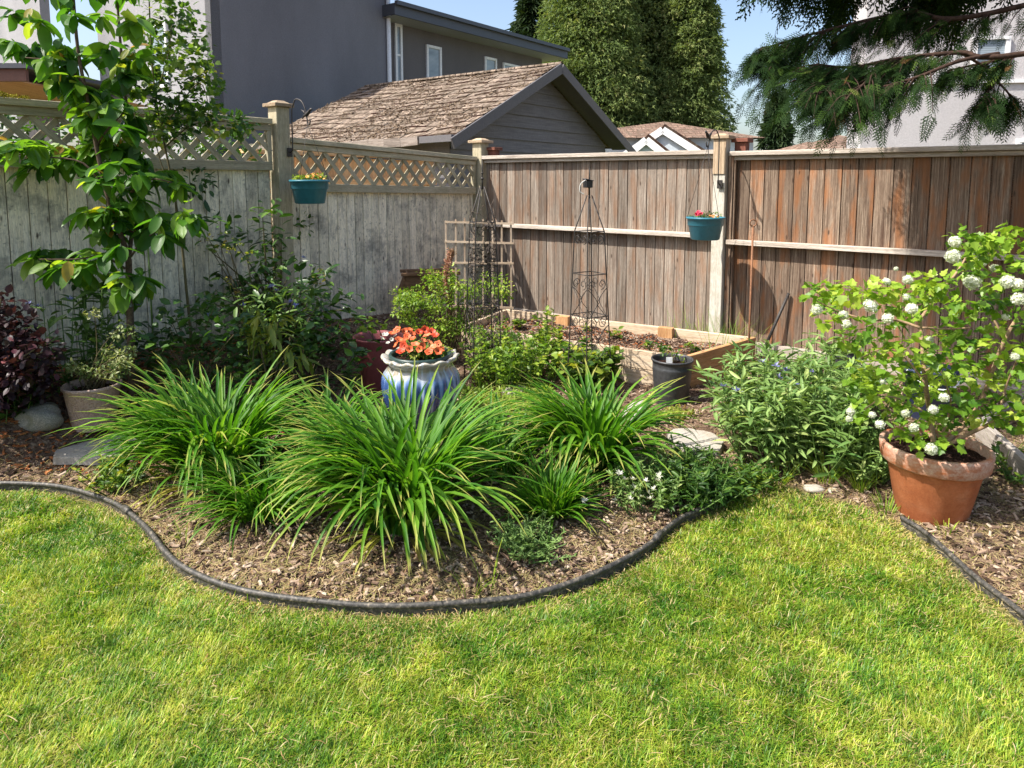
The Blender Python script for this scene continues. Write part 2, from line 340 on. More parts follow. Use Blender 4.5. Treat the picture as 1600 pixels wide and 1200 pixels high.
o = g.build('dry_grass_clippings', DRY, loc=(0, 0, 0)); tag(o, 'dry straw coloured clippings strewn along the bed edges', 'clippings', kind='stuff')
# ---------------------------------------------------------------- edging pipes
m = M('black_edging_plastic'); nn = m.noise(m.co('pos'), 60, 4, .7); EDG = m.fin(m.ramp(nn, [(.35, (.022, .021, .02)), (.55, (.07, .064, .056)), (.7, (.24, .20, .15))]), .55, .4)
def edging(P, label):
    P3 = np.array([(p[0], p[1], .028 + .002 * math.sin(i * .31)) for i, p in enumerate(P)]); t = root('lawn_edging', (P[0][0], P[0][1], 0), label, 'edging', 'black plastic edging between lawn and beds')
    g = G().tube(P3, .011, 10, .3); g.build('edging_rim', EDG, t, True)
    g = G()
    for a_, b_ in zip(P3[:-1], P3[1:]): g.beam(a_ - (0, 0, .034), b_ - (0, 0, .034), .005, .05, r=.4)
    g.build('edging_skirt', EDG, t)
    return t
e = edging(E1, 'long curved black plastic edging around the daylily bed')
for pp in ((200, 806), (1028, 848)):
    q = g0(*pp); i = int(np.argmin(np.hypot(E1[:, 0] - q[0], E1[:, 1] - q[1]))); a_, b_ = E1[i], E1[i + 1]; dv = (b_ - a_) / np.linalg.norm(b_ - a_) * .03
    G().tube([(a_[0] - dv[0], a_[1] - dv[1], .031), (a_[0], a_[1], .031), (a_[0] + dv[0], a_[1] + dv[1], .031)], .0155, 10, .2).build('edging_joint', EDG, e, True)
edging(E2, 'black plastic edging running forward from the terracotta pot')
# ---------------------------------------------------------------- fences
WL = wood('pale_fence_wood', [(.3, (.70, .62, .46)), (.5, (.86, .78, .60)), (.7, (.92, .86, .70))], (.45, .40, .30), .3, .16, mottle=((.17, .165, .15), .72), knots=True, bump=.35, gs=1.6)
WL2 = wood('pale_lattice_wood', [(.3, (.33, .29, .20)), (.6, (.48, .42, .30)), (.75, (.58, .52, .38))], (.22, .2, .13), .4, .2, mottle=((.20, .21, .12), .4), knots=False, bump=.3)
WR = wood('weathered_cedar_boards', [(.3, (.10, .078, .06)), (.5, (.225, .182, .145)), (.72, (.42, .37, .31))], (.10, .06, .04), .6, .34, rust=((.22, .11, .055), .5), bump=.6, gs=2.2)
WRR = wood('weathered_cedar_boards_rusty', [(.3, (.075, .048, .032)), (.5, (.20, .14, .10)), (.72, (.40, .32, .24))], (.06, .03, .02), .85, .38, rust=((.30, .125, .05), .75), bump=.6, gs=2.2)
WT = wood('grey_rail_wood', [(.3, (.26, .22, .18)), (.5, (.44, .38, .32)), (.72, (.62, .56, .49))], (.16, .12, .09), .35, .2, knots=False, bump=.4)
WN = wood('fresh_cedar_wood', [(.3, (.36, .19, .09)), (.55, (.56, .33, .17)), (.75, (.70, .46, .27))], (.3, .14, .06), .4, .25, knots=True, bump=.25)
WTN = wood('tan_post_wood', [(.3, (.26, .18, .12)), (.5, (.36, .27, .18)), (.75, (.50, .40, .28))], (.2, .12, .07), .4, .2, knots=True, bump=.25)
WP = wood('pale_painted_post', [(.3, (.42, .39, .33)), (.5, (.58, .55, .48)), (.72, (.68, .65, .58))], (.3, .26, .2), .3, .1, knots=False, mottle=((.3, .25, .15), .4), bump=.3)
def frame(side):
    D, N = (LD, LN) if side == 'L' else (RD, RN); return np.array([(D[0], N[0], 0), (D[1], N[1], 0), (0, 0, 1)])
def wbox(g, side, u0, u1, n0, n1, z0, z1, r=None, rotz=None):
    g.box(wp(side, (u0 + u1) / 2, (n0 + n1) / 2, (z0 + z1) / 2), (abs(u1 - u0), abs(n1 - n0), z1 - z0), frame(side), r)
U = lambda px, side: onwall(px, 400, side)[0]
def boards(g, side, ua, ub, w, zb, zt, th=.016, zj=.0):
    u = ua; k = 0
    while u < ub - .02:
        ww = min(w * random.uniform(.93, 1.06), ub - u); wbox(g, side, u + .002, u + ww - .0035, -th + random.uniform(-.002, .002), 0 + random.uniform(-.002, .003), zb(u) + random.uniform(-.01, .01), zt(u) + random.uniform(-zj, zj)); u += ww
zbL = lambda u: float(gh(*(K0 + LD * u))) - .02
# ---- left fence with lattice top
def post(par, side, u, w, z1, capmat, bodymat, wide=.17, capz=.05, zb=0., n=0.02):
    g = G(); wbox(g, side, u - w / 2, u + w / 2, n - w / 2, n + w / 2, zb, z1); p = g.build('post', bodymat, par, bevel=.004)
    g = G(); c = wp(side, u, n, z1 + capz * .3); g.box(c, (wide, wide, capz * .6), frame(side)); g.box(c + (0, 0, capz * .3 + .012), (wide * .8, wide * .8, .026), frame(side), taper=.45); g.build('post_cap', capmat, p, bevel=.003)
lf = root('lattice_fence', wp('L', 0, 0, .1), 'pale weathered board fence with lattice top, along the left side', 'fence')
uP = U(440, 'L'); uE = U(-320, 'L')
segs = [(uP + .085, uE, 2.075, 1.715, 2.075, 1.715), (.10, uP - .085, 1.83, 1.475, 1.93, 1.535)]
for si, (ua, ub, za, la, zb_, lb) in enumerate(segs):
    zt = lambda u, ua=ua, ub=ub, p=la, q=lb: p + (q - p) * (u - ua) / (ub - ua)
    g = G(); boards(g, 'L', ua, ub, .118 if si == 0 else .102, zbL, lambda u: zt(u) - .02); g.build('board_panel', WL, lf, bevel=.002); g = G(); wbox(g, 'L', ua, ub, -.030, -.023, .2, min(la, lb) - .04); g.build('gap_light_blocker', WL2, lf)  # unseen sheet added behind the boards to stop light through the gaps
    g = G()   # rails
    def rl(z0, z1, h, th=.045, g=g, ua=ua, ub=ub, n0=0.004): g.beam(wp('L', ua, n0 + th / 2, z0), wp('L', ub, n0 + th / 2, z1), th, h)
    rl(la - .03, lb - .03, .075); rl(za - .075, zb_ - .075, .05)
    g.build('rail', WL2, lf, bevel=.003)
    g = G(); g.beam(wp('L', ua, .02, za - .022), wp('L', ub, .02, zb_ - .022), .10, .045); g.build('top_rail', WL2, lf, bevel=.004)
    g = G(); W_ = .040; sp = .172 if si == 0 else .162   # lattice slats
    H = za - .10 - la; 
    for dirn in (1, -1):
        k = ua - .6
        while k < ub + .6:
            a0, a1 = k, k + dirn * H; z0_, z1_ = 0., 1.
            def clip(a0, a1, z0, z1):
                for lim, lo in ((ua, True), (ub, False)):
                    for sw in (0, 1):
                        A, B, zA, zB = (a0, a1, z0, z1) if not sw else (a1, a0, z1, z0)
                        if (A < lim) == lo and A != lim:
                            if (B < lim) == lo: return None
                            t = (lim - A) / (B - A); A, zA = lim, zA + (zB - zA) * t
                            a0, a1, z0, z1 = (A, B, zA, zB) if not sw else (B, A, zB, zA)
                return a0, a1, z0, z1
            cc = clip(a0, a1, z0_, z1_)
            if cc and abs(cc[0] - cc[1]) > .02:
                a0, a1, z0_, z1_ = cc
                zz = lambda u, t: (la + (lb - la) * (u - ua) / (ub - ua)) * (1 - t) + (za - .10 + (zb_ - za) * (u - ua) / (ub - ua)) * t
                nn_ = .020 + .009 * dirn
                g.beam(wp('L', a0, nn_, zz(a0, z0_)), wp('L', a1, nn_, zz(a1, z1_)), W_, .008, up=(LN[0], LN[1], 0))
            k += sp
    o = g.build('lattice', WL2, lf)
    for uu in (ua + .02, ub - .02):
        g = G(); wbox(g, 'L', uu - .02, uu + .02, .0, .045, (la if uu < (ua + ub) / 2 else lb) - .02, (za if uu < (ua + ub) / 2 else zb_) - .05); g.build('lattice_stile', WL2, lf, bevel=.003)
post(lf, 'L', uP, .125, 2.175, WTN, WL2, .185, zb=zbL(uP), n=.03)
post(lf, 'L', uP + 2.42, .125, 2.15, WL2, WL2, .17, zb=zbL(uP), n=-.08)
post(lf, 'L', .02, .135, 1.985, WTN, WL2, .21, n=.05)
# ---- right fence
rf = root('cedar_fence', wp('R', 2.5, 0, 0), 'brown weathered cedar board fence across the back and right', 'fence')
uR = U(1127, 'R'); uEnd = U(1600, 'R') + 1.6
g = G(); boards(g, 'R', .10, uR - .07, .107, lambda u: .02, lambda u: 1.80); g.build('board_panel', WR, rf, bevel=.002)
g = G(); boards(g, 'R', uR + .12, uEnd, .128, lambda u: .02, lambda u: 1.79); g.build('board_panel', WRR, rf, bevel=.002)
for (a, b, zt_, zm) in ((.10, uR - .065, 1.84, 1.09), (uR + .07, uEnd, 1.822, 1.045)):
    g = G(); g.beam(wp('R', a, .02, zt_ - .022), wp('R', b, .02, zt_ - .022), .13, .04); g.build('top_rail', WT, rf, bevel=.004)
    g = G(); g.beam(wp('R', a, .024, zt_ - .062), wp('R', b, .024, zt_ - .062), .042, .035); g.build('rail', WT, rf, bevel=.003)
    g = G(); g.beam(wp('R', a, .045, zm - .03), wp('R', b, .045, zm - .03), .085, .042); g.build('middle_rail', WT, rf, bevel=.003)
    g = G(); g.beam(wp('R', a, .03, .07), wp('R', b, .03, .07), .05, .12); g.build('bottom_board', WT, rf, bevel=.003)
g = G(); wbox(g, 'R', uR - .055, uR + .055, .003, .11, -.02, 1.93); p = g.build('post', WP, rf, bevel=.004)
g = G(); c = wp('R', uR, .056, 1.945); g.box(c, (.175, .165, .03), frame('R')); g.box(c + (0, 0, .025), (.13, .13, .022), frame('R'), taper=.5); g.build('post_cap', WTN, p, bevel=.003)
g = G(); wbox(g, 'R', uR - .057, uR + .057, .112, .120, 1.62, 1.93); g.build('post_facing', WTN, p, bevel=.002)
for q_ in ((.062, .105, .06, 1.80), (.108, .122, .045, 1.79)): g = G(); wbox(g, 'R', uR + q_[0], uR + q_[1], .003, q_[2], 0, q_[3]); g.build('stile', WRR, rf, bevel=.003)
for a, b in ((.10, uR - .07), (uR + .12, uEnd)): g = G(); wbox(g, 'R', a - .02, b + .02, -.026, -.020, .05, 1.77); o = g.build('gap_light_blocker', WRR, rf); pass  # added sheets behind the boards, keep light out of the gaps
DKR = wood('dark_red_stained_wood', [(.3, (.12, .045, .03)), (.7, (.24, .10, .07))], (.06, .02, .02), .3, .1, knots=False)
for u_ in (.16, uR + .13):   # neighbour-side posts seen over the top
    g = G(); wbox(g, 'R', u_ - .05, u_ + .05, -.13, -.03, .02, 1.90); p = g.build('post', DKR, rf, bevel=.003)
    g = G(); g.box(wp('R', u_, -.08, 1.92), (.15, .15, .035), frame('R')); g.build('post_cap', DKR, p, bevel=.003)
# ---- neighbour's fresh cedar fence behind the lattice
WNB = wood('bright_cedar_wood', [(.3, (.60, .33, .15)), (.55, (.80, .50, .26)), (.75, (.88, .62, .36))], (.45, .22, .1), .4, .2, knots=True, bump=.2)
nf = root('cedar_fence', wp('L', 1.5, -.9, 0), 'fresh orange cedar board fence behind the lattice', 'fence')
g = G(); boards(g, 'L', -.2, uP - .2, .14, lambda u: 0., lambda u: 1.80)
for k_ in range(1): pass
ob = g.build('board_panel', WNB, nf, bevel=.002)
g = G(); g.beam(wp('L', -.2, .03, 1.84), wp('L', uP - .2, .03, 1.84), .12, .04); g.beam(wp('L', -.2, .03, 1.55), wp('L', uP - .2, .03, 1.55), .04, .09); g.build('top_rail', WNB, nf, bevel=.003)
nf.location = tuple(np.array(nf.location) + np.append(-LN * .9, 0) * 1.0)
# ---------------------------------------------------------------- raised bed
BR = np.array((1.976, 5.506)); BL = np.array((-.06, 6.72)); FR = np.array((1.27, 4.90)); FL = np.array((-.44, 5.95)); HB = .285
WB = wood('raised_bed_lumber', [(.3, (.34, .24, .15)), (.5, (.50, .39, .27)), (.75, (.64, .53, .40))], (.3, .2, .12), .35, .2, knots=True, bump=.25)
WB2 = wood('raised_bed_end_lumber', [(.3, (.36, .18, .07)), (.5, (.50, .28, .13)), (.75, (.62, .40, .22))], (.26, .12, .05), .4, .15, knots=True, bump=.25)
rb = root('raised_bed', (.7, 5.7, 0), 'low wooden raised garden bed of pale boards against the cedar fence', 'planter')
def side_boards(a, b, mat):
    g = G(); hh = HB / 2
    for k in (0, 1): g.beam((*a, hh * (k + .5)), (*b, hh * (k + .5)), .038, hh - .004)
    g.build('side_board', mat, rb, bevel=.003)
n_ = lambda a, b: (b - a) / np.linalg.norm(b - a)
side_boards(FL, FR - n_(FL, FR) * .02, WB); side_boards(BL, BR - n_(BL, BR) * .02, WB); side_boards(FR - n_(FR, BR) * .02, BR + n_(FR, BR) * .02, WB2); side_boards(FL + n_(FL, BL) * .02, BL - n_(FL, BL) * .02, WB)
def blk(f, mat):
    q = BL + (BR - BL) * f; dv = n_(BL, BR); nn = np.array((dv[1], -dv[0])) if dv[1] < 0 else np.array((dv[1], -dv[0])); nn = nn if nn[1] < 0 else -nn
    c_ = q + nn * .055; G().box((*c_, HB / 2 + .012), (.13, .06, HB), np.array([(dv[0], nn[0], 0), (dv[1], nn[1], 0), (0, 0, 1)])).build('brace_block', mat, rb, bevel=.003)
blk(.70, WB2); blk(.28, WB2)
m = M('potting_soil'); nn = m.noise(m.co('pos'), 70, 5, .8); m.bump(nn, 1., .03); SOIL = m.fin(m.ramp(nn, [(.35, (.02, .011, .008)), (.55, (.075, .04, .028)), (.75, (.2, .12, .085))]), .95, .1)
g = G(); K_ = 40
P_ = []; 
for i_ in range(K_ + 1):
    for j_ in range(K_ // 2 + 1):
        s, t = i_ / K_, j_ / (K_ // 2); a_ = FL * (1 - s) + FR * s; b_ = BL * (1 - s) + BR * s; q = a_ * (1 - t) + b_ * t; P_.append((q[0], q[1], .205 + .05 * (vnoise(q[0], q[1], 9, 3) - .5)))
nj = K_ // 2 + 1; i_, j_ = np.meshgrid(np.arange(K_), np.arange(nj - 1), indexing='ij'); i_ = i_.ravel(); j_ = j_.ravel()
g.add(P_, [np.stack((i_ * nj + j_, (i_ + 1) * nj + j_, (i_ + 1) * nj + j_ + 1, i_ * nj + j_ + 1), 1)], .5).build('soil', SOIL, rb, True)
# chips in the raised bed belong to its soil
n = 5000; s = rs.rand(n); t = rs.uniform(.04, .96, n); q = (FL[None] * (1 - s)[:, None] + FR[None] * s[:, None]) * (1 - t)[:, None] + (BL[None] * (1 - s)[:, None] + BR[None] * s[:, None]) * t[:, None]
a = rs.uniform(0, 6.28, n); g = G(); g.inst(tv, tf, np.stack((q[:, 0], q[:, 1], .21 + .05 * (vnoise(q[:, 0], q[:, 1], 9, 3) - .5)), 1), np.stack((np.cos(a), np.sin(a), rs.normal(0, .3, n)), 1), np.stack((rs.normal(0, .3, n), rs.normal(0, .3, n), np.ones(n)), 1), rs.uniform(.015, .04, n), rs.choice([.2, .3, .45, .6, .8], n))
o = g.build('bark_pieces', bpy.data.materials['bark_mulch'], rb); o['kind'] = 'stuff'
# timber at the far right bed
m_ = wood('grey_timber', [(.3, (.22, .19, .16)), (.6, (.38, .34, .3)), (.75, (.5, .46, .41))], (.15, .12, .1), .4, .2, knots=False)
a_, b_ = gp(1528, 690), gp(1640, 800)
t = root('timber_edging', (a_ + b_) / 2, 'grey weathered timber board edging the right bed behind the terracotta pot', 'timber')
G().beam(a_ + (0, 0, .07), b_ + (0, 0, .07), .04, .16).build('timber_board', m_, t, bevel=.004)
c_ = gp(1575, 660); G().beam(a_ + (0, 0, .06), c_ + (.3, .25, .06), .04, .13).build('timber_board', m_, t, bevel=.004)
# ---------------------------------------------------------------- stones
def stone(name, P, h, label, cat, group, mat, rough=.012):
    """slab from outline (world xy, base z)"""
    P = np.array(P); c = P.mean(0); n = 64; Q = []
    cum = np.concatenate(([0], np.cumsum(np.linalg.norm(np.diff(np.vstack((P, P[:1])), axis=0), axis=1)))); PP = np.vstack((P, P[:1]))
    for k in range(n):
        s = cum[-1] * k / n; i = min(np.searchsorted(cum, s, 'right') - 1, len(P) - 1); t = (s - cum[i]) / (cum[i + 1] - cum[i]); Q.append(PP[i] * (1 - t) + PP[i + 1] * t)
    Q = np.array(Q); Q[:, :2] += rs.normal(0, .0025, (n, 2)); z0 = c[2]
    rings = []
    for sc_, z in ((1.0, -.02), (1.0, h * .8), (.985, h * .97), (.93, h), (.6, h + .002), (.25, h - .001)):
        R = c[:2] + (Q[:, :2] - c[:2]) * sc_; rings.append(np.column_stack((R, z0 + z + rs.normal(0, .0012, n))))
    V = np.vstack(rings + [[(c[0], c[1], z0 + h)]]); f = []
    for r_ in range(5):
        for k in range(n): f.append((r_ * n + k, r_ * n + (k + 1) % n, (r_ + 1) * n + (k + 1) % n, (r_ + 1) * n + k))
    tri = np.array([(5 * n + k, 5 * n + (k + 1) % n, 6 * n) for k in range(n)])
    o = G().add(V, [np.array(f), tri], random.random()).build(name, mat, None, False); return tag(o, label, cat, group)
m = M('concrete_slab'); nn = m.noise(m.co('pos'), 120, 4, .8); n2 = m.noise(m.co('pos'), 9, 4, .6); m.bump(nn, .5, .004)
CON = m.fin(m.mix(m.ramp(nn, [(.3, (.26, .235, .20)), (.7, (.44, .41, .36))]), (.3, .25, .18), m.math('MULTIPLY', m.ramp(n2, [(.5, 0), (.7, 1)]), .55)), .9, .15)
st = 'flagstones set in the bed'; gs_ = lambda x, y: gp(x, y) + (0, 0, .04)
stone('stepping_stone', [gs_(*p) for p in ((84, 735), (88, 712), (140, 697), (190, 694), (238, 706), (205, 728), (150, 737))], .022, 'pale flat paving stone by the left edging, half under the daylily leaves', 'paving stone', st, CON)
stone('stepping_stone', [gs_(*p) for p in ((1040, 698), (1052, 688), (1075, 687), (1112, 694), (1131, 708), (1124, 724), (1070, 724), (1055, 715))], .035, 'pale angular flagstone on the mulch in front of the black nursery pot', 'paving stone', st, CON)
stone('stepping_stone', [gs_(*p) for p in ((972, 662), (985, 645), (1005, 640), (1010, 652), (990, 668))], .03, 'small pale flagstone beside the right daylily leaves, left of the black pot', 'paving stone', st, CON)
stone('stepping_stone', [gs_(*p) for p in ((785, 622), (800, 614), (822, 618), (815, 628), (790, 630))], .03, 'small flat stone in the green ground cover behind the lilies', 'paving stone', st, CON)
def rock(p, s, label, mat, seed):
    r = np.random.RandomState(seed); n, k = 28, 14; V = []
    for i in range(k + 1):
        th = math.pi * i / k
        for j in range(n):
            ph = 2 * math.pi * j / n; q = np.array((math.sin(th) * math.cos(ph), math.sin(th) * math.sin(ph), math.cos(th)))
            q = np.sign(q) * np.abs(q) ** .85
            f = 1 + .22 * (vnoise(q[0] * 1.3 + seed, q[1] * 1.3 + q[2] * 2, 1.1, seed) - .5) + .08 * (vnoise(q[0] + 3, q[1] + q[2], 3.5, seed + 1) - .5)
            V.append(q * f * s)
    V = np.array(V) + p; f = [(i * n + j, (i + 1) * n + j, (i + 1) * n + (j + 1) % n, i * n + (j + 1) % n) for i in range(k) for j in range(n)]
    return tag(G().add(V, [np.array(f)], .5).build('rock', mat, None, True), label, 'rock', 'rocks in the bed')
m = M('granite_rock'); nn = m.noise(m.co('pos'), 150, 4, .8); n2 = m.noise(m.co('pos'), 14, 4, .6); m.bump(n2, .6, .02)
RK = m.fin(m.mix(m.ramp(nn, [(.35, (.16, .15, .13)), (.65, (.42, .39, .34))]), (.2, .19, .13), m.ramp(n2, [(.5, 0), (.7, .8)])), .85, .2)
rock(gp(62, 662) + (0, 0, .035), (.115, .09, .085), 'rounded grey rock on the mulch left of the tan pot', RK, 3)
rock(gp(1272, 764) + (0, 0, .0), (.05, .035, .02), 'small flat tan rock half buried at the lawn edge right of centre', CON, 9)
rock(gp(1302, 768) + (0, 0, .0), (.03, .03, .016), 'tiny pale stone beside the flat tan rock at the lawn edge', CON, 12)
# ---------------------------------------------------------------- pots
def soil_disc(par, c, r, z):
    g = G(); n, k = 40, 10; V = [(c[0], c[1], z)]
    for i in range(1, k + 1):
        for j in range(n):
            a = 2 * math.pi * j / n; q = r * i / k; V.append((c[0] + q * math.cos(a), c[1] + q * math.sin(a), z + rs.normal(0, .004)))
    f = [(1 + (i) * n + j, 1 + i * n + (j + 1) % n, 1 + (i + 1) * n + (j + 1) % n, 1 + (i + 1) * n + j) for i in range(k - 1) for j in range(n)]
    g.add(V, [np.array(f)[:, ::-1], np.array([(0, 1 + j, 1 + (j + 1) % n) for j in range(n)])], .5); m_ = int(900 * (r / .22) ** 2) + 40
    a = rs.uniform(0, 6.28, m_); q = r * .97 * np.sqrt(rs.rand(m_)); b = rs.uniform(0, 6.28, m_)
    g.inst(tv, tf, np.stack((c[0] + q * np.cos(a), c[1] + q * np.sin(a), z + rs.uniform(0, .008, m_)), 1), np.stack((np.cos(b), np.sin(b), rs.normal(0, .4, m_)), 1), np.stack((rs.normal(0, .4, m_), rs.normal(0, .4, m_), np.ones(m_)), 1), rs.uniform(.008, .022, m_), rs.rand(m_))
    return g.build('soil', SOIL, par)
def plainmat(name, col, rough=.5, spec=.5, n=(.8, 1.15), sc=40, bump=.1, metal=0):
    m = M(name); x = m.noise(m.co('pos'), sc, 4, .7); m.bump(x, bump, .004)
    return m.fin(m.mix(col, m.ramp(x, [(.3, n[0]), (.7, n[1])]), 1, 'MULTIPLY'), rough, spec, metal)
# terracotta
m = M('terracotta'); p = m.co('obj'); n1 = m.noise(p, 9, 5, .65); n2 = m.noise(m.co('obj', (3, 3, 14)), 1.6, 5, .7); n3 = m.noise(p, 120, 3)
sp = m.n('ShaderNodeSeparateXYZ'); m.l(p, sp.inputs[0])
c = m.ramp(n1, [(.3, (.30, .085, .03)), (.55, (.40, .135, .055)), (.75, (.48, .20, .10))])
c = m.mix(c, (.26, .10, .05), m.math('MULTIPLY', m.ramp(n2, [(.55, 0), (.7, 1)]), .6))
bandz = m.math('MULTIPLY', m.ramp(sp.outputs[2], [(.25, 0), (.262, 1)]), m.ramp(m.noise(m.co('obj', (1, 1, 2.5)), 7, 5, .7), [(.38, 0), (.55, .85)]))
c = m.mix(c, (.46, .34, .27), m.math('MULTIPLY', bandz, m.ramp(m.noise(p, 60, 3, .7), [(.35, .5), (.6, 1)])))
c = m.mix(c, m.ramp(n3, [(.3, .8), (.7, 1.15)]), .6, 'MULTIPLY'); m.bump(n3, .25, .003)
TER = m.fin(c, .8, .25)
tp = np.array((1.985, 3.09, 0.0)); t = root('terracotta_pot', tp, 'large terracotta pot with a chalky worn rim holding the snowball bush', 'flower pot')
t.rotation_euler = (0, 0, 0)
G().lathe([(0, .0), (.142, 0), (.148, .008), (.198, .25), (.201, .255), (.218, .257), (.225, .264), (.233, .328), (.231, .337), (.226, .340), (.213, .340), (.209, .335), (.203, .265), (.19, .24)], tp, 72).build('pot_body', TER, t, True)
soil_disc(t, tp, .205, .295)
# blue glazed urn
m = M('blue_white_glaze'); p = m.co('obj'); sp = m.n('ShaderNodeSeparateXYZ'); m.l(p, sp.inputs[0])
flute = m.math('SINE', m.math('MULTIPLY', m.math('ARCTAN2', sp.outputs[1], sp.outputs[0]), 26.)); 
zz = m.math('ADD', sp.outputs[2], m.math('MULTIPLY', m.math('SUBTRACT', m.noise(m.co('obj', (12, 12, 3)), 1, 4), .5), .14))
c = m.ramp(zz, [(.10, (.015, .035, .16)), (.26, (.05, .12, .36)), (.35, (.16, .26, .48)), (.39, (.32, .33, .32)), (.41, (.27, .23, .165)), (.44, (.40, .36, .29))])
dark = m.math('MULTIPLY', m.ramp(flute, [(.0, 1), (.55, 0)]), m.ramp(sp.outputs[2], [(.33, 1), (.37, 0)]))
c = m.mix(c, (.02, .045, .16), m.math('MULTIPLY', dark, .8)); pale = m.math('MULTIPLY', m.ramp(flute, [(.6, 0), (.95, 1)]), m.ramp(m.noise(m.co('obj', (9, 9, 3)), 1, 3), [(.42, 0), (.6, 1)])); c = m.mix(c, (.48, .54, .60), m.math('MULTIPLY', pale, .75)); GL = m.fin(c, .14, .6); m.b.inputs['Coat Weight'].default_value = .6
up = np.array(at(657, 560, 4.15)); up[2] = float(gz(up[0], up[1])); t = root('glazed_urn', up, 'blue and white fluted glazed urn with wavy rim full of orange flowers', 'flower pot')
HU = .475
def flutefn(R, Z, a, i):
    k = np.exp(-((i - 6) / 4.2) ** 2) * (i < 13); R = R * (1 + .045 * k * np.abs(np.sin(a * 13)) - .02 * k)
    rim = (i >= 17) & (i <= 20); R = R * (1 + .03 * rim * np.sin(a * 14)); Z = Z + .008 * rim * np.sin(a * 14 + 1.2); return R, Z
G().lathe([(0, 0), (.12, 0), (.13, .01), (.15, .05), (.19, .12), (.222, .19), (.236, .25), (.240, .30), (.235, .34), (.224, .368), (.212, .385), (.203, .398), (.199, .41), (.200, .42), (.205, .430), (.214, .438), (.226, .448), (.235, .456), (.237, .464), (.233, .471), (.220, .470), (.2, .462), (.185, .45), (.18, .42)], up, 156, fn=flutefn).build('urn_body', GL, t, True)
DG = plainmat('dark_green_plastic', (.025, .05, .045), .35)
G().lathe([(.17, .40), (.192, .455), (.196, .474), (.192, .482), (.178, .482), (.172, .47), (.165, .43)], up, 64).build('liner', DG, t, True)
soil_disc(t, up, .172, up[2] + .44 if False else .445 + up[2]); URN = t
# maroon pot
MAR = plainmat('maroon_plastic', (.28, .075, .075), .4, .5)
mp = np.array(at(592, 560, 4.95)); mp[2] = float(gz(mp[0], mp[1])); t = root('maroon_pot', mp, 'maroon plastic pot behind the blue urn, with a few leafy sprouts', 'flower pot')
hr = .40
G().lathe([(0, 0), (.115, 0), (.125, .01), (.158, hr - .09), (.165, hr - .06), (.172, hr - .05), (.180, hr - .02), (.188, hr - .01), (.188, hr), (.176, hr), (.168, hr - .02), (.16, hr - .06)], mp, 64, fn=lambda R, Z, a, i: (R * (1 + .012 * ((i >= 4) & (i <= 6)) * np.sin(a * 40)), Z)).build('pot_body', MAR, t, True); soil_disc(t, mp, .162, mp[2] + hr - .07)
# tan mottled pot
m = M('tan_mottled_plastic'); v = m.n('ShaderNodeTexVoronoi'); v.inputs['Scale'].default_value = 85; m.l(m.co('obj'), v.inputs['Vector'])
m.bump(v.outputs['Distance'], .8, .004); TAN = m.fin(m.ramp(v.outputs['Distance'], [(.1, (.33, .215, .17)), (.6, (.50, .36, .30))]), .6, .35)
tq = gp(148, 668);  tq[2] = float(gz(tq[0], tq[1])) - .01; t = root('tan_pot', tq, 'tan mottled pot with a trailing variegated plant near the left fence', 'flower pot')
G().lathe([(0, 0), (.107, 0), (.113, .008), (.146, .235), (.150, .24), (.157, .248), (.157, .26), (.152, .264), (.145, .26), (.14, .23)], tq, 64).build('pot_body', TAN, t, True); soil_disc(t, tq, .14, tq[2] + .215)
# black nursery pots
BLK = plainmat('black_nursery_plastic', (.035, .036, .038), .42, .5, (.7, 1.6), 50, .2)
def nursery(p, r, h, label):
    t = root('nursery_pot', p, label, 'flower pot', 'black plastic nursery pots'); r0 = r * .8
    G().lathe([(0, 0), (r0 * .95, 0), (r0, .012), (r0 + (r - r0) * .75, h * .78), (r * .955, h * .79), (r * .955, h * .83), (r * .94, h * .84), (r * .955, h * .90), (r * .97, h * .955), (r * 1.02, h * .96), (r * 1.035, h * .985), (r * 1.01, h), (r * .96, h), (r * .94, h * .95), (r * .9, h * .7)], p, 56).build('pot_body', BLK, t, True)
    soil_disc(t, p, r * .9, p[2] + h * .85); return t
npz = gp(1054, 640); npz = npz + (0, .10, 0); NP = nursery(npz, .142, .335, 'black nursery pot with seedlings and a white tag at the raised bed corner')
WHT = plainmat('white_plastic', (.8, .8, .78), .4)
G().box(npz + (-.035, -.06, .33), (.042, .003, .055), None, .5).build('plant_tag', WHT, NP)
n2p = np.array(at(1315, 590, 5.05)); n2p[2] = float(gz(n2p[0], n2p[1])); h2 = .30; NP2 = nursery(n2p, .115, .29, 'black plastic pot with small green plant against the rusty fence boards'); 
# navy bucket behind bush
NAV = plainmat('navy_plastic', (.03, .04, .085), .4); nb = np.array(at(1452, 590, 4.35)); nb[2] = float(gz(nb[0], nb[1]))
t = root('bucket', nb, 'navy bucket with white handle half hidden behind the snowball bush', 'bucket')
G().lathe([(0, 0), (.13, 0), (.135, .01), (.155, .30), (.165, .305), (.165, .33), (.157, .335), (.15, .33), (.145, .28)], nb, 48).build('bucket_body', NAV, t, True)
G().tube([nb + (.166 * math.cos(a), .166 * math.sin(a), .32 - .09 * math.sin((a - 3.3) / 2.8 * math.pi)) for a in np.linspace(3.3, 6.1, 20)], .006, 8, .5).build('handle', WHT, t, True)
g = G()
for k, (x_, w_, z_, h_) in enumerate([(.0, .006, .245, .035), (.014, .006, .245, .035), (.028, .006, .245, .035), (.012, .03, .222, .004), (.0, .045, .17, .006), (.005, .035, .155, .006)]):
    a = -1.25 + x_ / .15; g.box(nb + (math.cos(a) * .1505 if False else (.150 + .00) * math.cos(a), .150 * math.sin(a), z_), (.004, w_, h_), np.array(Matrix.Rotation(a, 3, 'Z')), .5)
g.build('lettering', WHT, t)
